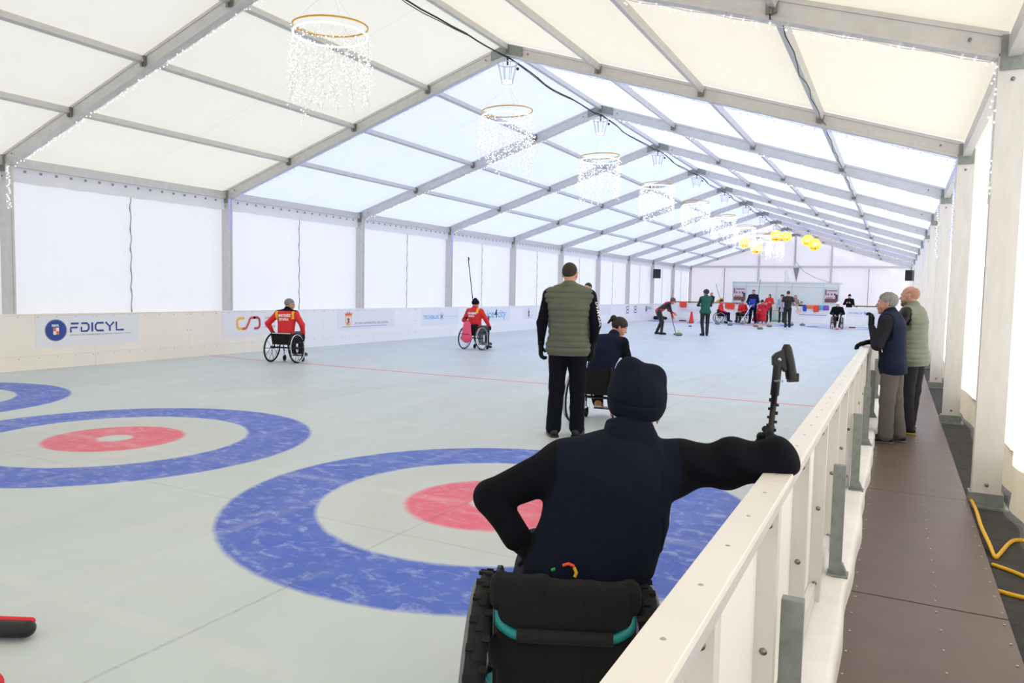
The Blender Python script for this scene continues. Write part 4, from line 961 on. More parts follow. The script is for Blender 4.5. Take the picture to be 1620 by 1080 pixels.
# ------------------------------------------------------------------ wheelchair
def wheelchair(label, loc, rz, fm=None, tr=.25, R_=.30, camber=4, spokes=20, rimm=None, back=(.36, .62), fat=.011, barw=None, hand=None, tyre=None, knobby=False, group=None, footy=.50):
    fm = fm or M_black; rimm = rimm or M_black; W_ = empty('wheelchair', loc, rz, label=label, cat='wheelchair', group=group)
    for sx in (-1, 1):
        A = Matrix.Translation((sx * tr, 0, R_)) @ Matrix.Rotation(math.radians(-sx * camber), 4, 'Y')
        ax = A.to_3x3() @ Vector((sx, 0, 0)); cen = A.translation
        mb = MB(); mb.torus(cen, ax, R_ - fat, fat, 56, 10)
        if knobby:
            q = ax.to_track_quat('Z', 'Y')
            for k in range(72):
                a = 2 * PI * k / 72; rad = q @ Vector((math.cos(a), math.sin(a), 0)); tan = ax.cross(rad); side = (-1, 0, 1)[k % 3]
                p = cen + rad * (R_ - .001 - .004 * abs(side)) + ax * side * fat * .72; Mx = Matrix((rad, tan, ax)).transposed().to_4x4(); Mx.translation = p
                mb.box(-.006, .006, -.009, .009, -fat * .36, fat * .36, 0, Mx)
        wh = mb.build('wheel', M_tyre, W_)
        mb = MB(); mb.torus(cen, ax, R_ - fat * 2 - .006, .008, 48, 8); mb.build('rim', rimm, wh)
        mb = MB(); mb.torus(cen + ax * .035, ax, R_ - .035, .0085, 56, 8)
        q = ax.to_track_quat('Z', 'Y')
        for k in range(6):
            a = k * PI / 3; rad = q @ Vector((math.cos(a), math.sin(a), 0)); mb.tube([cen + rad * (R_ - fat * 2 - .006), cen + rad * (R_ - .035) + ax * .035], .004, 5)
        mb.build('hand_rim', hand or M_chrome, wh)
        mb = MB()
        for k in range(spokes):
            a = 2 * PI * k / spokes; b_ = a + (.35 if k % 2 else -.35); r1 = q @ Vector((math.cos(a), math.sin(a), 0)); r0 = q @ Vector((math.cos(b_), math.sin(b_), 0))
            mb.tube([cen + r0 * .028 + ax * (.02 if k % 2 else -.02), cen + r1 * (R_ - fat * 2 - .01)], .0018 if spokes > 12 else .005, 4, caps=False)
        mb.build('spokes', M_chrome if spokes > 12 else M_black, wh)
        mb = MB(); mb.lathe([(1e-4, -.035), (.022, -.035), (.028, -.02), (.018, 0), (.028, .02), (.022, .035), (1e-4, .035)], 14, Matrix.Translation(cen) @ ax.to_track_quat('Z', 'Y').to_matrix().to_4x4()); mb.build('hub', M_black, wh)
        # caster and fork
        cx = sx * tr * .78; cm = MB(); cm.lathe([(1e-4, -.014), (.05, -.014), (.058, -.008), (.058, .008), (.05, .014), (1e-4, .014)], 18, Matrix.Translation((cx, .36, .058)) @ Matrix.Rotation(PI / 2, 4, 'Y'))
        co = cm.build('caster', M_tyre, W_)
        MB().tube([(cx - sx * .022, .36, .058), (cx - sx * .022, .355, .12), (cx, .345, .135), (cx, .345, .20)], .007, 6).build('fork', fm, co)
        fr = smooth_path([(sx * (tr - .055), -.10, back[1]), (sx * (tr - .055), -.07, .42), (sx * (tr - .055), .02, .38), (sx * (tr - .06), .30, .385), (sx * (tr - .08), .42, .34), (sx * (tr - .12), footy - .02, .14), (sx * .07, footy + .02, .11)], 5)
        MB().tube(fr, .013, 8).build('side_frame', fm, W_)
        MB().tube([(cx, .345, .20), (sx * (tr - .06), .30, .385)], .012, 8).build('caster_stem', fm, W_)
        MB().tube([(sx * (tr - .055), -.02, .40), (sx * (tr - .05), 0, R_ + .005)], .014, 8).build('axle_plate', fm, W_)
    MB().tube([(-tr + .03, 0, R_), (tr - .03, 0, R_)], .016, 10).build('axle_tube', fm, W_)
    MB().box(-.14, .14, footy - .05, footy + .10, .095, .107).build('footplate', M_black, W_, bev=.004)
    w = tr - .06
    sdf('cushion', [C((-w + .05, .0, .42), (-w + .05, .32, .425), .045, .045, .03), C((w - .05, .0, .42), (w - .05, .32, .425), .045, .045, .03), C((0, .0, .42), (0, .32, .425), .05, .05, .1)], .014, M_blackf, W_)
    # sling backrest
    vs = []; n, m_ = 13, 9
    for th in (0, .022):
        for i in range(n):
            for j in range(m_):
                u = i / (n - 1) * 2 - 1; v = j / (m_ - 1); z = back[0] + (back[1] - back[0]) * v
                vs.append((u * (tr - .05), -.07 - .03 * v - .045 * (1 - u * u) * (.6 + .4 * math.sin(v * 5)) + th, z - .02 * (1 - u * u) * (v > .9)))
    f = []; NN = n * m_
    for i in range(n - 1):
        for j in range(m_ - 1): a = i * m_ + j; f += [(a, a + m_, a + m_ + 1, a + 1), (a + NN, a + 1 + NN, a + m_ + 1 + NN, a + m_ + NN)]
    for j in range(m_ - 1): f += [(j, j + 1, j + 1 + NN, j + NN), ((n - 1) * m_ + j + 1, (n - 1) * m_ + j, (n - 1) * m_ + j + NN, (n - 1) * m_ + j + 1 + NN)]
    for i in range(n - 1): a = i * m_; b_ = a + m_ - 1; f += [(a, a + NN, a + m_ + NN, a + m_), (b_ + NN, b_, b_ + m_, b_ + m_ + NN)]
    mb = MB(); mb.add(vs, f, 0, True); mb.build('backrest', M_blackf, W_)
    if barw: MB().tube([(-tr + .055, -.105, back[1] - .02), (tr - .055, -.105, back[1] - .02)], .010, 8).build('rear_bar', barw, W_)
    return W_

# ------------------------------------------------------------------ curling things
def pole(name, a, b, r, m, label, cat, parts=(), **k):
    """a tapered pole standing/held from a to b with a child for each end piece"""
    a, b = Vector(a), Vector(b); t = empty(name, a, label=label, cat=cat, **k); MB().tube([(0, 0, 0), (b - a)], r, 8).build('shaft', m, t); return t, b - a
def broom(a, b, label, shaft=None, head=None, r=.012):
    t, d = pole('curling_broom', a, b, r, shaft or M_whitep, label, 'broom')
    x = d.cross(Vector((0, 0, 1))).normalized() if abs(d.normalized().z) < .98 else Vector((1, 0, 0))
    h = sdf('head', [C(-x * .07 + Vector((0, 0, .022)), x * .07 + Vector((0, 0, .022)), .028, .028, .02), C((0, 0, .03), np.array(d.normalized()) * .09, .02, .014, .02)], .008, head or M_red, t)
    MB().tube([d * .88, d], r * 1.35, 8).build('grip', M_black, t); return t
def dstick(a, b, label, up=.0):
    """delivery stick: shaft with a hinged stone-handle cup at the top end b"""
    t, d = pole('delivery_stick', a, b, .011, M_black, label, 'delivery stick')
    u = d.normalized(); MB().tube([d, d + u * .06 + Vector((.02, 0, 0)), d + u * .10], [.014, .02, .014], 8).build('cup', M_black, t); return t
stone_mats = {}
def stone(loc, rz, col, label, tilt=None):
    t = empty('curling_stone', loc, rz, label=label, cat='curling stone', group='curling stones on the far ice')
    MB().lathe([(1e-4, .0), (.075, .0), (.11, .012), (.140, .040), (.144, .057), (.140, .074), (.11, .100), (.07, .112), (1e-4, .114)], 28).build('body', M_granite, t)
    MB().lathe([(1e-4, .114), (.085, .112), (.080, .124), (.03, .130), (1e-4, .130)], 24).build('colour_disc', col, t)
    hd = MB(); hd.tube(smooth_path([(0, -.05, .125), (0, -.055, .165), (0, -.03, .178), (0, .07, .178), (0, .09, .168)], 5), .013, 8); hd.build('handle', col, t); return t
def cone(loc, s, label):
    t = empty('traffic_cone', loc, label=label, cat='cone'); MB().box(-.14 * s, .14 * s, -.14 * s, .14 * s, 0, .025 * s).build('base', M_black, t)
    MB().lathe([(.11 * s, .025 * s), (.035 * s, .50 * s), (1e-4, .50 * s)], 20).build('cone', mat('cone_red', (236, 52, 40), .5), t)
    return t

# ================================================================== THE FOREGROUND PLAYER (back to the camera, right arm over the fence)
fo = Vector((-.86, 2.03, 0)); frz = .42
def FL(x, y, z): v = Matrix.Rotation(-frz, 3, 'Z') @ (Vector((x, y, z)) - fo); return np.array(v)
J = sit(1.0, pel=FL(-.845, 2.11, .60), ch=FL(-.79, 2.20, .84), nk=FL(-.745, 2.27, .985), hd=FL(-.747, 2.32, 1.105), hrot=(-6, 16, 6),
        sL=FL(-.925, 2.165, .93), eL=FL(-1.140, 2.06, .82), wL=FL(-1.025, 2.05, .69), fL=(.35, .5, -.7), tL=(.3, -.6, -.2),
        sR=FL(-.640, 2.325, .925), eR=FL(-.318, 2.43, .972), wR=FL(-.352, 2.63, .958), fR=Matrix.Rotation(-frz, 3, 'Z') @ Vector((-.10, .60, .0)), tR=(0, .1, 1), cR=62, cL=35,
        hL=(-.09, .06, .52), hR=(.09, .06, .52))
def fg_wr(x, y, z): return .007 * np.sin(30 * z + 9 * x + 3 * np.sin(14 * x)) * np.clip((.80 - z) / .2, 0, 1) + .0025 * tri_noise(18, 22, 26, .4)(x, y, z)
P = empty('person', fo, frz, label='wheelchair player in a navy fleece and beanie, arm draped over the fence rail', cat='person')
s = 1.; R = rot(*J['hrot']); c = J['hd']; t = lambda x, y, z: c + R @ np.array([x, y, z])
b = torso_prims(J, -.04) + head_prims(c, R, .97) + [C(J['nk'] - V(0, 0, .05), t(0, -.02, -.05), .058, .054, .02)]
for sd in 'LR': b += [C(J['s' + sd], J['e' + sd], .042, .036, .02), C(J['e' + sd], J['w' + sd], .036, .025, .02)] + hand_prims(J['w' + sd], J['f' + sd], J['t' + sd], sd, J['c' + sd])
for sd in 'LR': b += [C(J['h' + sd], J['k' + sd], .068, .048, .03), C(J['k' + sd], J['a' + sd], .048, .032, .02), C(J['a' + sd], J['a' + sd] + V(0, .12, -.03), .03, .022, .02)]
sdf('body', b, .0065, M_skin, P)
q = [C(FL(-.83, 2.10, .58), FL(-.80, 2.15, .70), .196, .186, .03, (0, 1, 0), 1.35), C(FL(-.80, 2.15, .70), FL(-.785, 2.20, .85), .184, .194, .05, (0, 1, 0), 1.42), C(FL(-.79, 2.20, .85), FL(-.765, 2.25, .93), .188, .12, .05, (0, 1, 0), 1.35),
     C(J['sL'], J['sR'], .074, .076, .05), C(J['nk'] - V(0, 0, .03), J['sL'], .075, .066, .05), C(J['nk'] - V(0, 0, .03), J['sR'], .075, .066, .05),
     C(J['sL'], J['eL'], .072, .056, .03), C(J['eL'], J['wL'] + V(-.01, 0, .02), .056, .042, .015),
     C(J['sR'], J['eR'] * .6 + J['sR'] * .4, .082, .070, .05), C(J['eR'] * .6 + J['sR'] * .4, J['eR'], .070, .066, .04), C(J['eR'], J['wR'] * .85 + J['eR'] * .15, .066, .052, .02),
     DISP(fg_wr),
     DISP(lambda x, y, z: .005 * np.sin(42 * (x - y * .3) + 14 * z + 2 * np.sin(20 * z)) * (x > .30)), PL(FL(-.86, 2.07, .592), (.06, 0, -1), .012)]
def seamcol(J):
    sR, sL = J['sR'], J['sL']
    def seg(x, y, z, a, b, r):
        d = b - a; t_ = np.clip(((x - a[0]) * d[0] + (y - a[1]) * d[1] + (z - a[2]) * d[2]) / (d @ d), 0, 1)
        return (x - a[0] - t_ * d[0]) ** 2 + (y - a[1] - t_ * d[1]) ** 2 + (z - a[2] - t_ * d[2]) ** 2 < r * r
    return lambda x, y, z: (x > sR[0] + .035 + .05 * (sR[2] - z)) | ((x < sL[0] - .03) & seg(x, y, z, sL, J['eL'], .098)) | seg(x, y, z, J['eL'], J['wL'], .082)
M_navyd = mat('navy_sleeve_cloth', (9, 10, 19), .95, bump=.3, bscale=420, spec=.2)
sdf('jacket', q, .0065, M_navy, P, paint=[(M_navyd, seamcol(J))])
# shoulder seam piping, collar
sdf('collar', [C(J['nk'] - V(0, .0, .035), J['nk'] + V(-.004, .012, .062), .108, .078, .02), C(J['nk'] + V(.03, -.02, .03), J['nk'] + V(-.03, -.03, .045), .06, .06, .02), PL(J['nk'] + V(0, 0, .098), (.05, .35, 1), .012), WR(.002, .3)], .0055, M_navy, P)
# knitted fleece beanie with a seam and folded band
hatp = [E(t(0, -.012, .046), V(.094, .114, .098), .01, R), C(t(-.02, -.03, .07), t(-.036, -.045, .122), .074, .046, .03), C(t(.02, -.02, .07), t(.044, -.03, .112), .068, .040, .03), PL(t(0, 0, -.008), R @ V(0, .38, -1), .008)]
sdf('beanie', hatp + [DISP(lambda x, y, z: .0022 * tri_noise(30, 26, 34, 2)(x, y, z))], .005, M_navy, P)
sdf('beanie_band', [E(t(0, -.012, .036), V(.0975, .1175, .099), .01, R), PL(t(0, 0, -.020), R @ V(0, .38, -1), .006), PL(t(0, 0, .038), R @ V(0, -.38, 1), .003)], .005, M_navy, P)
sdf('trousers', [C((-.06, .03, .50), (.06, .03, .50), .12, .12, .03)] + leg(J, 'L') + leg(J, 'R') + [WR(.003, 1)], .012, M_navyv, P)
for i, (mm, pts) in enumerate(((M_orange, [(-.855, 2.0, .655), (-.84, 2.005, .662), (-.825, 2.012, .655)]), (M_yellow, [(-.825, 2.012, .652), (-.818, 2.015, .636), (-.822, 2.012, .624)]), (mat('leaf_green', (40, 150, 80), .6), [(-.885, 1.985, .640), (-.875, 1.99, .645)]))):
    mb = MB(); mb.tube([FL(*p) + V(0, -.05, .03) for p in pts], .005, 6); mb.build('emblem', mm, P)
for sd in 'LR':
    q_, g, d, dn = shoe_prims(J, sd); sdf('shoe', q_, .01, M_black, P)
    gl = sdf('glove', [C(J['w' + sd] - nrm(J['w' + sd] - J['e' + sd]) * .06, J['w' + sd], .044, .032, .01)] + hand_prims(J['w' + sd], J['f' + sd], J['t' + sd], sd, J['c' + sd], .004), .0045, M_blackf, P)
w = J['wL']; mb = MB(); mb.torus(w + (J['eL'] - w) * .22, J['wL'] - J['eL'], .041, .003, 24, 5); mb.build('glove_trim', M_red, P)
M4 = text_mesh('curling', .03, .0005); jk = [o for o in P.children if o.name.startswith('jacket')][0]
ua = nrm(J['eR'] - J['sR']); wrap_on(jk, M4, J['sR'] + ua * .10 + V(0, 0, 0), ua, (0, 1, 0), (0, 0, 1)); M4.name = 'lettering'; link('lettering', M4, K_gr, P)

# his wheelchair: teal frame, knobbly tyres
WC = wheelchair('wheelchair with teal frame, knobbly tyres and padded black backrest beside the fence', fo, frz, M_teal, .252, .305, 3, 28, M_black, (.30, .60), .029, None, mat('dull_rim', (120, 122, 126), .4, .6), None, True)
for o in list(WC.children):
    if o.name.startswith('backrest'): bpy.data.objects.remove(o)
def pad(x0, x1, z0, z1, y, th, name, m=M_blackf, k=.02, res=.007):
    return sdf(name, [C((x0 + th, y, z0 + th), (x0 + th, y - .01, z1 - th), th, th, .02), C((x1 - th, y, z0 + th), (x1 - th, y - .01, z1 - th), th, th, .02)] + [C((x0 + th, y - .015, z), (x1 - th, y - .015, z), th, th, .03) for z in np.linspace(z0 + th, z1 - th, max(2, int((z1 - z0) / (th * .7))))], res, m, WC)
pad(-.176, -.052, .20, .675, -.135, .013, 'backrest_pad'); pad(-.054, .054, .20, .664, -.138, .013, 'backrest_pad'); pad(.052, .176, .20, .662, -.135, .013, 'backrest_pad')
pad(-.200, -.165, .575, .672, -.125, .013, 'side_bolster'); pad(.165, .200, .575, .662, -.125, .013, 'side_bolster')
pad(-.205, -.15, .40, .49, -.125, .022, 'strap'); pad(.15, .205, .40, .49, -.125, .022, 'strap')
sdf('rear_pouch', [C((-.10, -.16, .22), (-.11, -.15, .40), .05, .03, .03), C((.10, -.16, .22), (.11, -.15, .40), .05, .03, .03), C((0, -.165, .20), (0, -.155, .38), .055, .03, .05), C((-.10, -.16, .28), (.10, -.16, .28), .045, .045, .03)], .008, M_blackf, WC)
MB().tube(smooth_path([(-.19, -.13, .58), (-.185, -.165, .545), (-.15, -.185, .525), (-.12, -.19, .52)], 6), .0135, 10).build('push_bar_end', M_teal, WC)
MB().tube(smooth_path([(.19, -.13, .58), (.185, -.165, .545), (.15, -.185, .525), (.12, -.19, .52)], 6), .0135, 10).build('push_bar_end', M_teal, WC)
MB().tube([(-.135, -.19, .52), (.135, -.19, .52)], .019, 12).build('push_bar_grip', mat('foam_grip', (26, 26, 27), .9, bump=.5, bscale=250), WC)
for sx in (-1, 1):
    mb = MB(); pts = smooth_path([(sx * .205, -.13, .34), (sx * .205, -.14, .50), (sx * .207, -.09, .615), (sx * .207, .02, .64), (sx * .205, .16, .56), (sx * .2, .20, .45)], 5)
    n = len(pts); vs = [p for p in pts] + [p + Vector((-sx * .012, 0, 0)) for p in pts]; mb.add(vs, [tuple(range(n)), tuple(range(2 * n - 1, n - 1, -1))] + [(i, (i + 1) % n, n + (i + 1) % n, n + i) for i in range(n)]); mb.build('side_guard', M_black, WC)
    MB().tube([(sx * .17, -.10, .12), (sx * .17, -.11, .38)], .016, 8).build('rear_tube', M_teal, WC)
    MB().tube([(sx * .17, -.10, .30), (sx * .215, -.02, .30)], .022, 8).build('axle_bracket', M_teal, WC)
    MB().box(sx * .145 - .012, sx * .145 + .012, -.14, -.11, .30, .335).build('release_clamp', M_chrome, WC, bev=.004)
    MB().tube([(sx * .15, -.14, .25), (sx * .19, -.15, .25), (sx * .20, -.15, .23)], .009, 6).build('brake_lever', M_black, WC)
M4 = text_mesh('WOLTURNUS', .020, .0004); M4.transform(Matrix.Translation((-.222, -.14, .33)) @ Matrix.Rotation(PI / 2, 4, 'X')); 
bpy.data.meshes.remove(M4)

# his delivery stick
sa, sb = Vector((-.378, 2.70, .962)), Vector((-.366, 2.735, 1.245))
st = empty('delivery_stick', sa, label='black telescopic delivery stick with a hinged cup, held upright above the fence', cat='delivery stick')
dv = sb - sa; u_ = dv.normalized(); lo_ = -u_ * .10
MB().tube([lo_, dv * .25, dv * .26, dv * .62, dv * .63, dv], [.013, .013, .0105, .0105, .015, .015], 12).build('shaft', M_black, st)
mb = MB(); rnd = random.Random(3)
for i in range(11):
    p = dv * (.04 + i * .052); sx = 1 if i % 2 else -1
    mb.box(p.x - .016 if sx < 0 else p.x + .006, p.x - .004 if sx < 0 else p.x + .018, p.y - .006, p.y + .006, p.z - .004, p.z + .004 + rnd.uniform(0, .004))
mb.build('rack_teeth', M_black, st)
bx_, by_ = Vector(_R), Vector((0, 0, 1)); piv = dv + u_ * .02
def plate(pts, th, name, m, par, org):
    n = len(pts); f_ = Vector(_F) * th; vs = [org + bx_ * x + by_ * y - f_ / 2 for x, y in pts]; mb = MB(); mb.poly(vs, f_); return mb.build(name, m, par, bev=.003)
plate([(-.020, -.02), (-.022, .012), (-.010, .024), (.012, .034), (.032, .040), (.034, -.03), (.022, -.045), (.012, -.03), (.004, -.024)], .022, 'hinge_plate', M_black, st, piv)
cupm = MB(); q0 = piv + bx_ * .028 + by_ * .052; q1 = piv + bx_ * .050 - by_ * .066; cupm.tube([q0 + by_ * .002, q0 - by_ * .012, q0.lerp(q1, .5), q1], [.010, .0175, .019, .020], 12); cupm.build('cup', M_black, st, bev=.0)
plate([(.036, -.08), (.072, -.078), (.072, -.048), (.040, -.048)], .03, 'cup_foot', M_black, st, piv)
mb = MB(); mb.lathe([(.0075, 0), (.0075, .006), (1e-4, .008)], 14, Matrix.Translation(piv + Vector(_F) * -.012) @ (-Vector(_F)).to_track_quat('Z', 'Y').to_matrix().to_4x4()); mb.build('hinge_bolt', M_chrome, st)
mt = text_mesh('curling', .012, .0003); mt.transform(Matrix.Translation(dv * .80 + Vector(_F) * -.016 - bx_ * .012) @ Matrix((( _R.x, 0, -_F.x, 0), (_R.y, 0, -_F.y, 0), (0, 1, 0, 0), (0, 0, 0, 1)))); link('lettering', mt, K_gr, st)

# ================================================================== STANDING MAN IN THE QUILTED VEST
J = stand(1.80, hsx=0, sL=(-.205, 0, 1.455), sR=(.205, 0, 1.455), eL=(-.275, -.01, 1.17), wL=(-.285, .05, .93), eR=(.275, -.02, 1.17), wR=(.25, .06, .93), cL=40, cR=35, hrot=(-12, 2, -2), aL=(-.13, -.03, .09), aR=(.11, .03, .09), toeL=(-.3, 1, 0))
figv = figure('standing man seen from behind in an olive quilted vest and navy trousers', (-2.99, 6.99, 0), .36, J,
    dict(top=(M_navy2, dict(hem=.06, rs=1.12, wr=.003)), vest=(M_olive, dict(quilt=.062, qa=.014, e=.024, hem=.07, wide=1.16, col=.05)), trousers=M_navy2, te=.016, flare=1.4, shoes=M_black, sole=M_black, gloves=M_blackf, hair=('crop', M_hairk), hs=.97), .009)
mt = text_mesh('DAMATEZ', .055, .001); wrap_on(figv['jacket'], mt, (.28, -.02, 1.40), (.22, -.05, -1), (0, -1, .0), (1, -.25, 0)); link('lettering', mt, K_w, figv['P'])

# ================================================================== WOMAN IN THE WHEELCHAIR BESIDE HIM
wy = .10; WCw = wheelchair('black wheelchair of the ponytailed woman, beside the man in the quilted vest', (-3.02, 7.88, 0), wy, M_black, .26, .30, 3, 20, M_chrome, (.34, .66), .012)
M_tan = mat('tan_leather', (190, 140, 90), .6)
J = sit(.98, ch=(.09, .12, .84), nk=(.15, .17, .975), hd=(.20, .24, 1.095), hrot=(-72, 26, 4), sL=(-.07, .15, .945), sR=(.28, .11, .925), eL=(-.16, .25, .74), wL=(-.10, .42, .66), eR=(.34, .16, .68), wR=(.28, .38, .60), fwd=(0, 1, 0))
fw = figure('woman with a dark ponytail in a navy jacket, looking down from her wheelchair', (-3.02, 7.88, 0), wy, J,
    dict(top=(M_navyv, dict(hem=.02, rs=1.1, paint=[(M_navy2, lambda x, y, z: (x > .28) | (x < -.09))])), trousers=M_navy2, shoes=M_tan, gloves=None, hair=('pony', M_hairb), hs=.93), .009)
mt = text_mesh('▢M\nES', .05, .001); wrap_on(fw['jacket'], mt, (.33, .12, .90), (.0, .9, .0), (-.1, 0, 1), (1, -.5, .1)); link('lettering', mt, K_w, fw['P'])

# ================================================================== RED-JACKETED WHEELCHAIR PLAYERS
c1 = (-10.64, 10.74, 0); r1 = .25
wheelchair('black wheelchair with a white hand rim under the grey-haired red player', c1, r1, M_black, .26, .295, 5, 10, M_black, (.36, .60), .012, M_alu, mat('white_hand_rim', (232, 232, 232), .4))
J = sit(1.0, ch=(0, .10, .87), nk=(.01, .13, 1.01), hd=(.02, .17, 1.13), hrot=(-48, 14, 0), sL=(-.19, .09, .955), sR=(.19, .10, .955), eL=(-.38, .04, .76), wL=(-.315, .10, .59), eR=(.34, .08, .75), wR=(.325, .16, .57), fL=(.05, .4, -1), fR=(0, .4, -1))
def redpaint(yel, blk=None):
    q = [(M_yellow, lambda x, y, z: (np.abs(np.abs(x) - .175) < .026) & (z > yel))]
    return q
fr = figure('grey-haired wheelchair player in a red and yellow jacket lettered MARTINEZ', c1, r1, J,
    dict(top=(M_red, dict(hem=.0, rs=1.05, wide=1.06, paint=redpaint(.86) + [(M_navy2, lambda x, y, z: z > 1.015)])), bulk=.006, trousers=M_black, shoes=M_black, gloves=M_blackf, hair=('short', M_hairg)), .010)
for q, (tx, w, z) in enumerate((('MARTINEZ', .27, .905), ('ESPAÑA', .21, .83))):
    mt = text_mesh(tx, .07, .0025, align='CENTER'); xs = [v.co.x for v in mt.vertices]; mt.transform(Matrix.Diagonal((w / (max(xs) - min(xs)), 1, 1, 1)))
    wrap_on(fr['jacket'], mt, (0, -.4, z), (1, 0, .02), (0, 0, 1), (0, -1, 0)); link('lettering', mt, K_w, fr['P'])
mb = MB(); mb.tube([fr['t'](-.07, .085, .018), fr['t'](0, .104, .02), fr['t'](.07, .085, .018)], .004, 6); mb.tube([fr['t'](.07, .085, .018), fr['t'](.08, 0, .02)], .003, 5); mb.build('glasses', M_black, fr['P'])
c2 = (-9.47, 16.05, 0); r2 = -.06
wheelchair('black wheelchair with chrome rims and a pink backpack hung on its back', c2, r2, M_black, .25, .30, 5, 24, M_chrome, (.36, .66), .012, None, M_chrome)
J = sit(1.0, ch=(0, .05, .88), nk=(-.01, .06, 1.02), hd=(-.01, .09, 1.14), hrot=(-4, 10, 3), sL=(-.18, .05, .965), sR=(.18, .06, .965), eL=(-.30, .02, .74), wL=(-.26, .22, .62), eR=(.30, .12, .76), wR=(.31, .24, .60), fL=(.3, .8, -.3))
fr = figure('wheelchair player in a red and yellow jacket and navy beanie with a pink backpack behind', c2, r2, J,
    dict(top=(M_red, dict(hem=.0, rs=1.1, wide=1.06, paint=[(M_yellow, lambda x, y, z: (np.abs(x - .13) < .03) & (z > .93)), (M_black, lambda x, y, z: (x < -.2) & (np.abs(z - .80) < .02))])), bulk=.01, trousers=M_black, shoes=M_black, gloves=M_blackf, hair=(None, M_hairb), hat=('beanie', M_navy)), .010)
for tx, w, z in (('CARNIERE', .27, .90), ('ESPAÑA', .19, .83)):
    mt = text_mesh(tx, .065, .0025, align='CENTER'); xs = [v.co.x for v in mt.vertices]; mt.transform(Matrix.Diagonal((w / (max(xs) - min(xs)), 1, 1, 1)))
    wrap_on(fr['jacket'], mt, (-.02, -.4, z), (1, 0, 0), (0, 0, 1), (0, -1, 0)); link('lettering', mt, K_w, fr['P'])
bp = empty('backpack', Vector(c2) + Matrix.Rotation(r2, 3, 'Z') @ Vector((-.06, -.22, .26)), r2, label='bright pink backpack hanging on the back of the wheelchair near the ice4city sign', cat='backpack')
sdf('bag', [C((-.0, 0, .07), (0, .02, .36), .15, .11, .03, (0, 1, 0), 1.8), C((-.12, 0, .04), (.12, 0, .04), .05, .05, .03), DISP(lambda x, y, z: .003 * tri_noise(30, 30, 30)(x, y, z))], .009, M_pink, bp)
MB().tube([(-.13, -.078, .15), (0, -.10, .145), (.13, -.078, .15)], .006, 6).build('zip', M_black, bp); MB().tube([(-.03, .0, .47), (0, .0, .50), (.03, .0, .47)], .008, 6).build('carry_loop', M_pink, bp)
u2 = Vector(c2) + Matrix.Rotation(r2, 3, 'Z') @ Vector((-.14, .30, .62)); dstick(u2, Vector((-9.98, 16.6, 2.26)), 'long thin black delivery stick raised behind the navy beanie of the red player')
Vp = Vector(c2) + Matrix.Rotation(r2, 3, 'Z') @ Vector((.345, .18, .06)); broom(Vp, Vp + Vector((-.02, .02, .80)), 'short dark pole strapped upright beside the pink backpack wheelchair', M_dark, M_black)

# ================================================================== TWO MEN ON THE WALKWAY
zW = -.12
J = stand(1.70, ch=(0, .03, 1.28), nk=(0, .055, 1.415), hd=(0, .095, 1.55), hrot=(14, 0, 0), sL=(-.165, .05, 1.36), eL=(-.215, .13, 1.10), wL=(-.15, .215, 1.315), fL=(.2, .02, 1), tL=(.7, -.3, .1), cL=40,
          sR=(.165, .05, 1.36), eR=(.19, .10, 1.12), wR=(.12, .28, 1.11), fR=(-.1, 1, -.35), tR=(-.9, .1, .3), cR=24, aL=(-.10, .02, .09), aR=(.10, -.08, .09), kL=(-.105, .02, .47), kR=(.105, -.03, .47), toeL=(-.15, 1, 0))
M_graysh = mat('dark_striped_sleeve', (20, 19, 28), .9, bump=.2)
fa = figure('grey-haired man in a navy vest and grey trousers, gloved hand at his mouth', (-.02, 9.28, zW), 1.42, J,
    dict(top=(M_graysh, dict(hem=.02, rs=1.35)), vest=(M_navyv, dict(e=.026, hem=.10, wide=1.08, col=.055)), trousers=M_grey, te=.018, flare=1.5, shoes=M_black, sole=mat('dark_sole', (90, 90, 90), .8), gloves=M_blackf, hair=('full', M_hairg), skin=M_skin2), .008)
mb = MB(); mb.tube([(-.198, .08, 1.02), (-.202, .10, 1.12)], .006, 6); mb.build('pocket_zip', M_chrome, fa['P'])
J = stand(1.80, ch=(0, .03, 1.35), nk=(0, .05, 1.49), hd=(0, .085, 1.64), hrot=(10, 4, 0), sL=(-.19, .04, 1.44), sR=(.19, .04, 1.44), eL=(-.25, .16, 1.18), wL=(-.12, .34, 1.05), fL=(.7, .6, -.2), tL=(0, .3, 1), eR=(.25, .16, 1.18), wR=(.10, .36, 1.05), fR=(-.7, .6, -.2), tR=(0, .3, 1), aL=(-.09, -.0, .09), aR=(.12, .06, .09))
fb = figure('bald bearded man in a sage quilted vest with black sleeves on the walkway', (.20, 10.05, zW), 1.22, J,
    dict(top=(M_black, dict(hem=.02, rs=1.1)), vest=(M_olive2, dict(quilt=.058, qa=.010, e=.022, hem=.10, wide=1.1, col=.05)), trousers=M_dark, te=.014, flare=1.4, shoes=M_black, sole=mat('yellow_flecked_sole', (150, 140, 40), .8), gloves=None, hair=('ring', mat('shaved_stubble', (166, 124, 106), .8, var=.1, vscale=120)), skin=M_skin2), .008)
sdf('beard', [C(fb['t'](-.045, .045, -.055), fb['t'](0, .068, -.085), .024, .026, .02), C(fb['t'](.045, .045, -.055), fb['t'](0, .068, -.085), .024, .026, .02), E(fb['t'](0, .088, -.042), V(.03, .012, .006), .01, fb['R']), DISP(lambda x, y, z: .001 * tri_noise(140, 150, 120)(x, y, z))], .0045, mat('greying_stubble', (112, 94, 84), .9, var=.25, vscale=120), fb['P'])

# ================================================================== PEOPLE FAR DOWN THE ICE
LR = .016
def redj(**k): return (M_red, k)
def blk(*q): return dict(top=q)
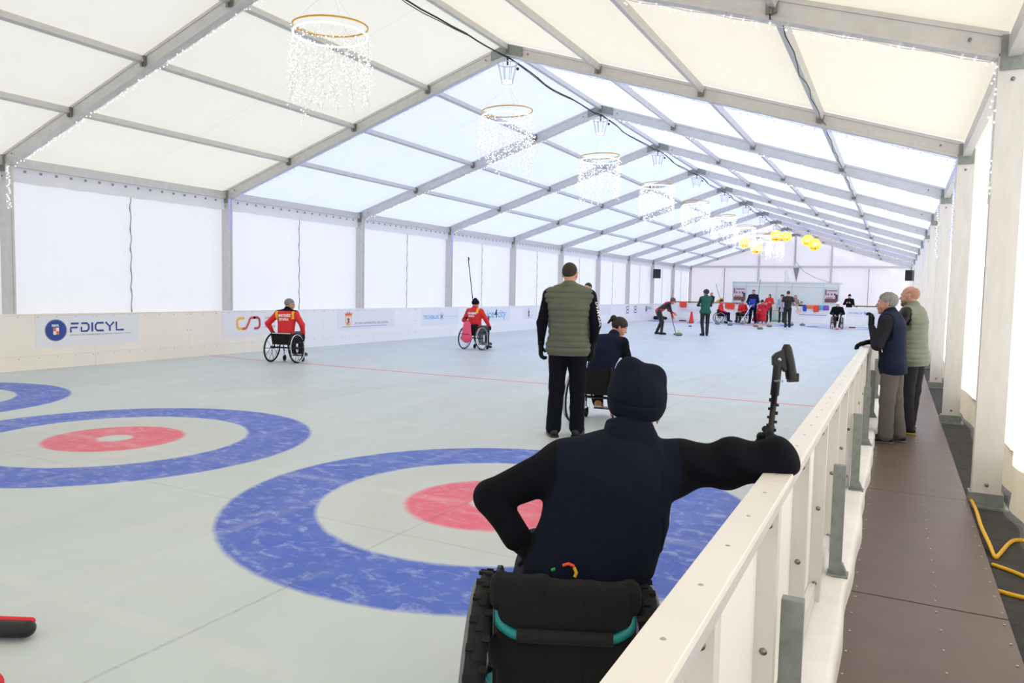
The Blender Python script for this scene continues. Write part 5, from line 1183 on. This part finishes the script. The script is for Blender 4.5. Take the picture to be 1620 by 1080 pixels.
# half-hidden person beyond the vest man
figure('person in a black jacket with red shoulders, mostly hidden behind the olive vest', (-6.30, 15.8, 0), 2.9, stand(1.72, hrot=(0, 5, 0)), dict(top=(M_black, dict(paint=[(M_red, lambda x, y, z: (z > 1.33) & (np.abs(x) > .08))])), trousers=M_black, shoes=M_black, hair=('short', M_hairb)), .013)
# the sweeper
J = stand(1.62, pel=(0, -.10, .88), ch=(0, .20, 1.10), nk=(0, .32, 1.17), hd=(0, .44, 1.24), hrot=(0, 40, 0), sL=(-.17, .24, 1.15), sR=(.17, .24, 1.15), eL=(-.20, .36, .90), wL=(-.06, .52, .80), eR=(.22, .30, .88), wR=(.06, .44, .66), fL=(.6, .4, -.6), fR=(-.5, .5, -.6), tL=(0, .5, .6), tR=(0, .5, .6),
          hL=(-.09, -.10, .84), hR=(.09, -.10, .84), kL=(-.12, .06, .46), kR=(.12, .02, .46), aL=(-.16, -.10, .08), aR=(.16, -.02, .08))
figure('sweeper in a black and red jacket bending over a curling broom', (-7.85, 27.1, 0), -.95, J, dict(top=(M_black, dict(hem=.04, paint=[(M_red, lambda x, y, z: ((z < .95) & (np.abs(x) < .2)) | ((np.abs(x) < .10) & (z > 1.12)))])), trousers=M_black, shoes=M_black, hair=('curly', mat('brown_grey_hair', (104, 84, 74), .8, bump=.6, bscale=90))), .014)
broom((-7.22, 26.95, .02), (-7.62, 27.45, .95), 'dark broom of the bending sweeper, pressed to the ice behind a stone', M_black, M_black)
stone((-7.06, 26.72, 0), .6, M_yellow if False else mat('stone_yellow', (240, 214, 90), .5), 'nearest curling stone with a yellow top, just ahead of the sweeper')
# green vest, seen from behind
J = stand(1.70, hrot=(25, 8, 0), eL=(-.27, .04, 1.12), wL=(-.14, .22, 1.10), fL=(.8, .4, .1), tL=(0, 0, 1), eR=(.24, .10, 1.12), wR=(.08, .24, 1.08), fR=(-.8, .4, .1), tR=(0, 0, 1), aL=(-.06, 0, .09), aR=(.07, -.06, .09))
figure('dark-haired person in a green vest standing with back turned on the ice', (-6.30, 27.5, 0), .55, J, dict(top=(M_black, {}), vest=(M_green, dict(hem=.04)), trousers=M_black, shoes=M_black, hair=('curly', M_hairb)), .014)
# behind the boards, left
J = stand(1.72, eL=(-.26, .14, 1.15), wL=(-.10, .28, 1.20), fL=(.4, .5, .7), eR=(.26, .14, 1.15), wR=(.10, .28, 1.20), fR=(-.4, .5, .7), tL=(.8, .2, .2), tR=(-.8, .2, .2))
figure('bald onlooker in a black coat behind the wooden ledge, left of the raised brush', (-10.55, 47.6, 0), PI - .4, J, dict(top=(M_black, dict(hem=.12)), trousers=M_black, shoes=M_black, hair=('ring', M_hairk)), LR)
figure('onlooker in a navy coat and beanie behind the end boards, right of the kiosk poster', (-2.55, 47.75, 0), PI - .1, J, dict(top=(M_navy2, dict(hem=.12)), bulk=.02, trousers=M_black, shoes=M_black, hair=(None, M_hairb), hat=('beanie', M_navy)), LR)
figure('long-haired woman in a taupe coat, right of the man in the black T-shirt', (-5.62, 48.4, 0), PI, stand(1.62), dict(top=(mat('taupe_cloth', (150, 136, 130), .9), dict(hem=.2)), trousers=M_black, shoes=M_black, hair=('long', mat('mid_brown_hair', (120, 90, 70), .8))), LR)
figure('small child with dark hair peeking over the end boards beside the hanging clothes', (-5.16, 47.5, 0), PI, stand(1.22), dict(top=(M_dark, {}), trousers=M_black, shoes=M_black, hair=('short', M_hairb), hs=1.15), LR)
# seated group
a1 = (-8.62, 41.0, 0); ra = -1.15
wheelchair('wheelchair seen side-on under the seated red player in the dark beanie', a1, ra, M_black, .25, .30, 3, 12, M_chrome, (.38, .74), .014)
figure('seated wheelchair player in red with a dark beanie, side-on near the end boards', a1, ra, sit(1.0, hrot=(-25, 5, 0), wL=(-.12, .34, .62), wR=(.12, .36, .60)), dict(top=(M_red, dict(paint=[(K_w, lambda x, y, z: (np.abs(x) < .03) & (y > .12))])), bulk=.01, trousers=M_navyv, shoes=M_black, hair=(None, M_hairb), hat=('beanie', M_black)), LR)
dstick((-8.30, 41.2, .30), (-8.92, 41.3, 2.02), 'slanted delivery stick standing behind the dark beanie of the seated red player')
a2 = (-7.62, 42.3, 0); rb = PI - .3
wheelchair('wheelchair with yellow-green hand rims of the seated dark-haired red player', a2, rb, M_black, .25, .30, 3, 12, M_black, (.38, .72), .014, None, mat('lime_rim', (190, 190, 90), .4))
figure('seated dark-haired player in red beside the standing blue-jacketed man', a2, rb, sit(1.0, hrot=(0, 12, 0), wL=(-.08, .36, .66), wR=(.10, .34, .66)), dict(top=redj(), bulk=.01, trousers=M_black, shoes=M_black, hair=('short', M_hairb), hat=None), LR)
J = stand(1.86, hrot=(0, 5, 0), eL=(-.30, .08, 1.20), wL=(-.12, .26, 1.06), eR=(.28, .08, 1.18), wR=(.14, .26, 1.02), fL=(.5, .5, -.7), fR=(-.4, .5, -.7), aL=(-.16, 0, .09), aR=(.16, 0, .09))
figure('tall man standing in a navy and royal blue jacket holding a white pole', (-7.02, 41.9, 0), PI - .1, J, dict(top=(M_navyv, dict(rs=1.1, paint=[(M_blue, lambda x, y, z: (z < 1.34) & (np.abs(x) < .17)), (M_red, lambda x, y, z: (np.abs(z - 1.35) < .012) & (np.abs(x) < .17))])), bulk=.02, trousers=M_navy2, te=.015, shoes=M_black, hair=('crop', M_hairk)), LR)
broom((-7.50, 41.0, .03), (-6.98, 41.55, 1.15), 'white-shafted broom slanting down from the tall blue-jacketed man', M_whitep, M_black, .02)
dstick((-6.95, 42.3, .01), (-6.78, 42.35, 2.32), 'upright delivery stick rising behind the head of the tall blue-jacketed man')
a3 = (-6.78, 43.6, 0)
J = sit(1.0, hrot=(-30, 14, 0), wL=(-.02, .30, .74), wR=(.06, .30, .70), fL=(1, .2, 0), fR=(-1, .2, 0))
f3 = figure('seated person wrapped in a long red cape beside the blue-jacketed man', a3, PI - .25, J, dict(top=(M_red2, {}), bulk=.02, trousers=M_red2, shoes=M_black, hair=(None, M_hairb), hat=('beanie', M_dark)), LR)
sdf('cape', [C((-.12, .15, .70), (-.20, .42, .16), .16, .20, .05), C((.12, .15, .70), (.20, .42, .16), .16, .20, .05), C((0, .05, .90), (0, .1, .5), .19, .22, .05), PL((0, 0, .10), (0, 0, -1), .01)], .02, M_red2, f3['P'])
wheelchair('wheelchair hidden under the long red cape', a3, PI - .25, M_black, .22, .29, 2, 12, M_black, (.38, .70), .012)
J = stand(1.66, eL=(-.26, .06, 1.12), wL=(.02, .22, 1.10), fL=(1, .1, .1), tL=(0, .2, 1), eR=(.26, .06, 1.12), wR=(-.04, .20, 1.16), fR=(-1, .1, .1), tR=(0, .2, 1), hrot=(-20, 0, 0))
figure('woman in a red jacket with folded arms standing by the gate', (-6.72, 45.6, 0), PI - .2, J, dict(top=(M_red, dict(hem=.08)), bulk=.01, trousers=M_black, shoes=M_black, hair=('long', M_hairb), hs=.92), LR)
figure('person in a pale blue-grey coat half hidden behind the man in the black T-shirt', (-5.98, 45.3, 0), PI + .2, stand(1.62, hrot=(-20, 10, 0)), dict(top=(mat('pale_blue_coat', (168, 178, 196), .9), dict(hem=.22)), bulk=.01, trousers=M_black, shoes=M_black, hair=('curly', M_hairb)), LR)
J = stand(1.80, eL=(-.28, .02, 1.16), wL=(-.24, .16, .93), eR=(.32, -.02, 1.18), wR=(.46, .06, .98), fR=(.3, .3, -1), kL=(-.10, .05, .49), aL=(-.06, -.10, .10), aR=(.12, .12, .09), hrot=(10, 5, 0))
figure('man in a black T-shirt walking away with a bare arm swung out', (-4.82, 38.6, 0), .15, J, dict(top=(M_black, dict(short=1, collar=0)), trousers=M_black, shoes=M_black, hair=('short', M_hairk)), LR)
a4 = (-2.58, 38.9, 0)
wheelchair('wheelchair facing the camera on the right side of the far ice', a4, PI + .1, M_black, .25, .30, 2, 20, M_chrome, (.38, .72), .014)
J = sit(1.02, hrot=(0, 6, 0), eL=(-.28, .10, .76), wL=(-.10, .34, .70), eR=(.28, .10, .76), wR=(.12, .38, .68), fL=(.3, .7, -.5), fR=(-.3, .7, -.5))
figure('wheelchair player in a navy jacket and white brimmed hat facing the camera', a4, PI + .1, J, dict(top=(M_navy2, dict(rs=1.1)), bulk=.012, trousers=M_black, shoes=M_black, hair=('short', M_hairg), hat=('brim', M_whitep)), LR)
broom((-2.50, 37.95, .02), (-2.42, 38.5, .80), 'white broom with a red head before the player in the white hat', M_whitep, M_red, .018)
# stones
SY = mat('stone_yellow', (240, 214, 90), .5); SG = mat('stone_green', (60, 170, 120), .5)
for x, y, m_, l_ in ((-8.29, 39.0, M_granite, 'plain grey-topped curling stone in front of the side-on wheelchair'), (-7.45, 38.0, SG, 'curling stone with a green top in front of the seated red player'), (-7.30, 40.6, M_granite, 'dark curling stone at the feet of the tall man in blue'),
                     (-6.15, 37.7, SY, 'yellow-topped curling stone, left of the three close together'), (-5.52, 35.0, SY, 'yellow-topped curling stone, frontmost of the three close together'), (-5.60, 38.3, SY, 'yellow-topped curling stone, rear one of the three close together'),
                     (-5.05, 40.6, SY, 'yellow-topped curling stone in front of the green turf mat'), (-4.98, 41.6, SG, 'curling stone partly hidden left of the man in the black T-shirt'), (-4.42, 41.6, SG, 'curling stone partly hidden right of the man in the black T-shirt')):
    stone((x, y, 0), random.uniform(0, 3), m_, l_)
cone((-9.75, 39.4, 0), 1.25, 'red traffic cone on the far ice, right of the sweeper')
b = broom((-8.61, 34.6, .02), (-8.25, 35.3, .42), 'white broom with a blue head lying low on the ice near the traffic cone', M_whitep, M_blue, .02)
tag(sdf('dark_bag', [C((-.35, 0, .10), (.30, 0, .10), .12, .08, .05), C((-.1, 0, .2), (.1, 0, .18), .07, .06, .05), PL((0, 0, 0), (0, 0, -1))], .02, M_dark), 'dark grey bag lying on the ice at the foot of the far left boards', 'bag').location = (-12.45, 43.0, 0)
tag(MB().lathe([(1e-4, 0), (.16, 0), (.16, .05), (1e-4, .05)], 20).build('rubber_puck', M_black), 'flat black disc on the ice beside the player in the white hat', 'disc').location = (-2.0, 41.2, 0)
tag(MB().lathe([(1e-4, 0), (.2, 0), (.2, .06), (1e-4, .06)], 20).build('rubber_puck', M_black), 'flat black disc on the ice left of the traffic cone', 'disc').location = (-10.9, 42.0, 0)
# bright cloths and bags hung on the boards
def drape(x0, w, h, col, label, name='jersey', z=.985):
    rnd = random.Random(int(x0 * 37)); q = []
    for i in range(5):
        xx = -w / 2 + w * i / 4; q.append(C((xx, -.035, .02), (xx * .9 + rnd.uniform(-.02, .02), -.05, -h * rnd.uniform(.8, 1.)), .05, .05, .06))
    q += [C((-w / 2, .0, .035), (w / 2, .0, .035), .035, .035, .03)]
    o = sdf(name, q, .016, col); o.location = (x0, 46.46, z); tag(o, label, 'bag' if name == 'bag' else 'clothing'); return o
drape(-4.86, .10, .26, M_blue, 'dark blue cloth hanging on the end boards, first of the row of bright clothes')
drape(-4.55, .38, .06, mat('coral_cloth', (240, 110, 80), .7), 'coral cloth lying along the top of the end boards')
drape(-4.22, .22, .30, M_orange, 'orange cloth hanging down the end boards in the middle of the bright clothes')
drape(-3.95, .12, .12, mat('cyan_cloth', (70, 180, 220), .7), 'cyan cloth between the orange and purple clothes on the end boards')
drape(-3.70, .24, .16, mat('purple_cloth', (130, 80, 180), .7), 'purple cloth at the right end of the bright clothes on the end boards')
drape(-12.05, .36, .25, M_orange, 'orange bag hanging on the end boards in the far left corner', 'bag', 1.0)
drape(-9.15, .50, .26, M_orange, 'orange bag hanging on the end boards right of the seated player in the dark beanie', 'bag', .98)
o = tag(sdf('plush_toy', [E((0, 0, .1), (.16, .12, .1), .03, np.eye(3)), E((.12, 0, .2), (.09, .08, .09), .04, np.eye(3)), C((-.12, 0, .1), (-.22, 0, .05), .05, .04, .03)], .018, M_yellow), 'yellow cloth bundle on the wooden ledge beside the bald onlooker', 'bundle'); o.location = (-9.85, 46.85, 1.095)
tag(MB().tube([(-12.8, 46.3, .97), (-12.86, 46.9, 1.85)], .012, 6).build('leaning_pole', M_dark), 'thin dark pole leaning in the far left corner above the boards', 'pole')

# ================================================================== CUT-OFF THINGS AT THE LOWER LEFT CORNER
bh = empty('curling_broom', (-3.04, 1.55, .01), .0, label='red and black broom head entering the picture at the lower left edge', cat='broom')
M4 = Matrix.Rotation(.482, 3, 'Z')
ex = np.array(M4 @ Vector((1, 0, 0))); ey = np.array(M4 @ Vector((0, 1, 0)))
sdf('head', [C(-ex * .36 + V(0, 0, .0), ex * -.06, .036, .034, .02, ey, .8), PL((0, 0, -.028), (0, 0, -1), .006)], .005, M_black, bh).location = (-.06, .20, .03)
sdf('red_rim', [C(-ex * .36 + ey * .028 + V(0, 0, .016), -ex * .06 + ey * .022 + V(0, 0, .016), .020, .018, .01)] , .0045, M_red, bh).location = (-.06, .205, .035)
MB().tube([(-.33, -.02, .05), (-.42, -.10, .16), (-.9, -.5, .80)], .015, 8).build('shaft', M_whitep, bh)
rb_ = tag(sdf('red_boot', [C((0, 0, .05), (-.02, -.16, .06), .045, .05, .03), C((-.02, -.16, .06), (-.03, -.2, .25), .05, .05, .03), PL((0, 0, 0), (0, 0, -1), .005)], .006, M_red), 'rounded red boot toe just showing in the bottom left corner', 'boot'); rb_.location = (-2.80, 1.40, 0)
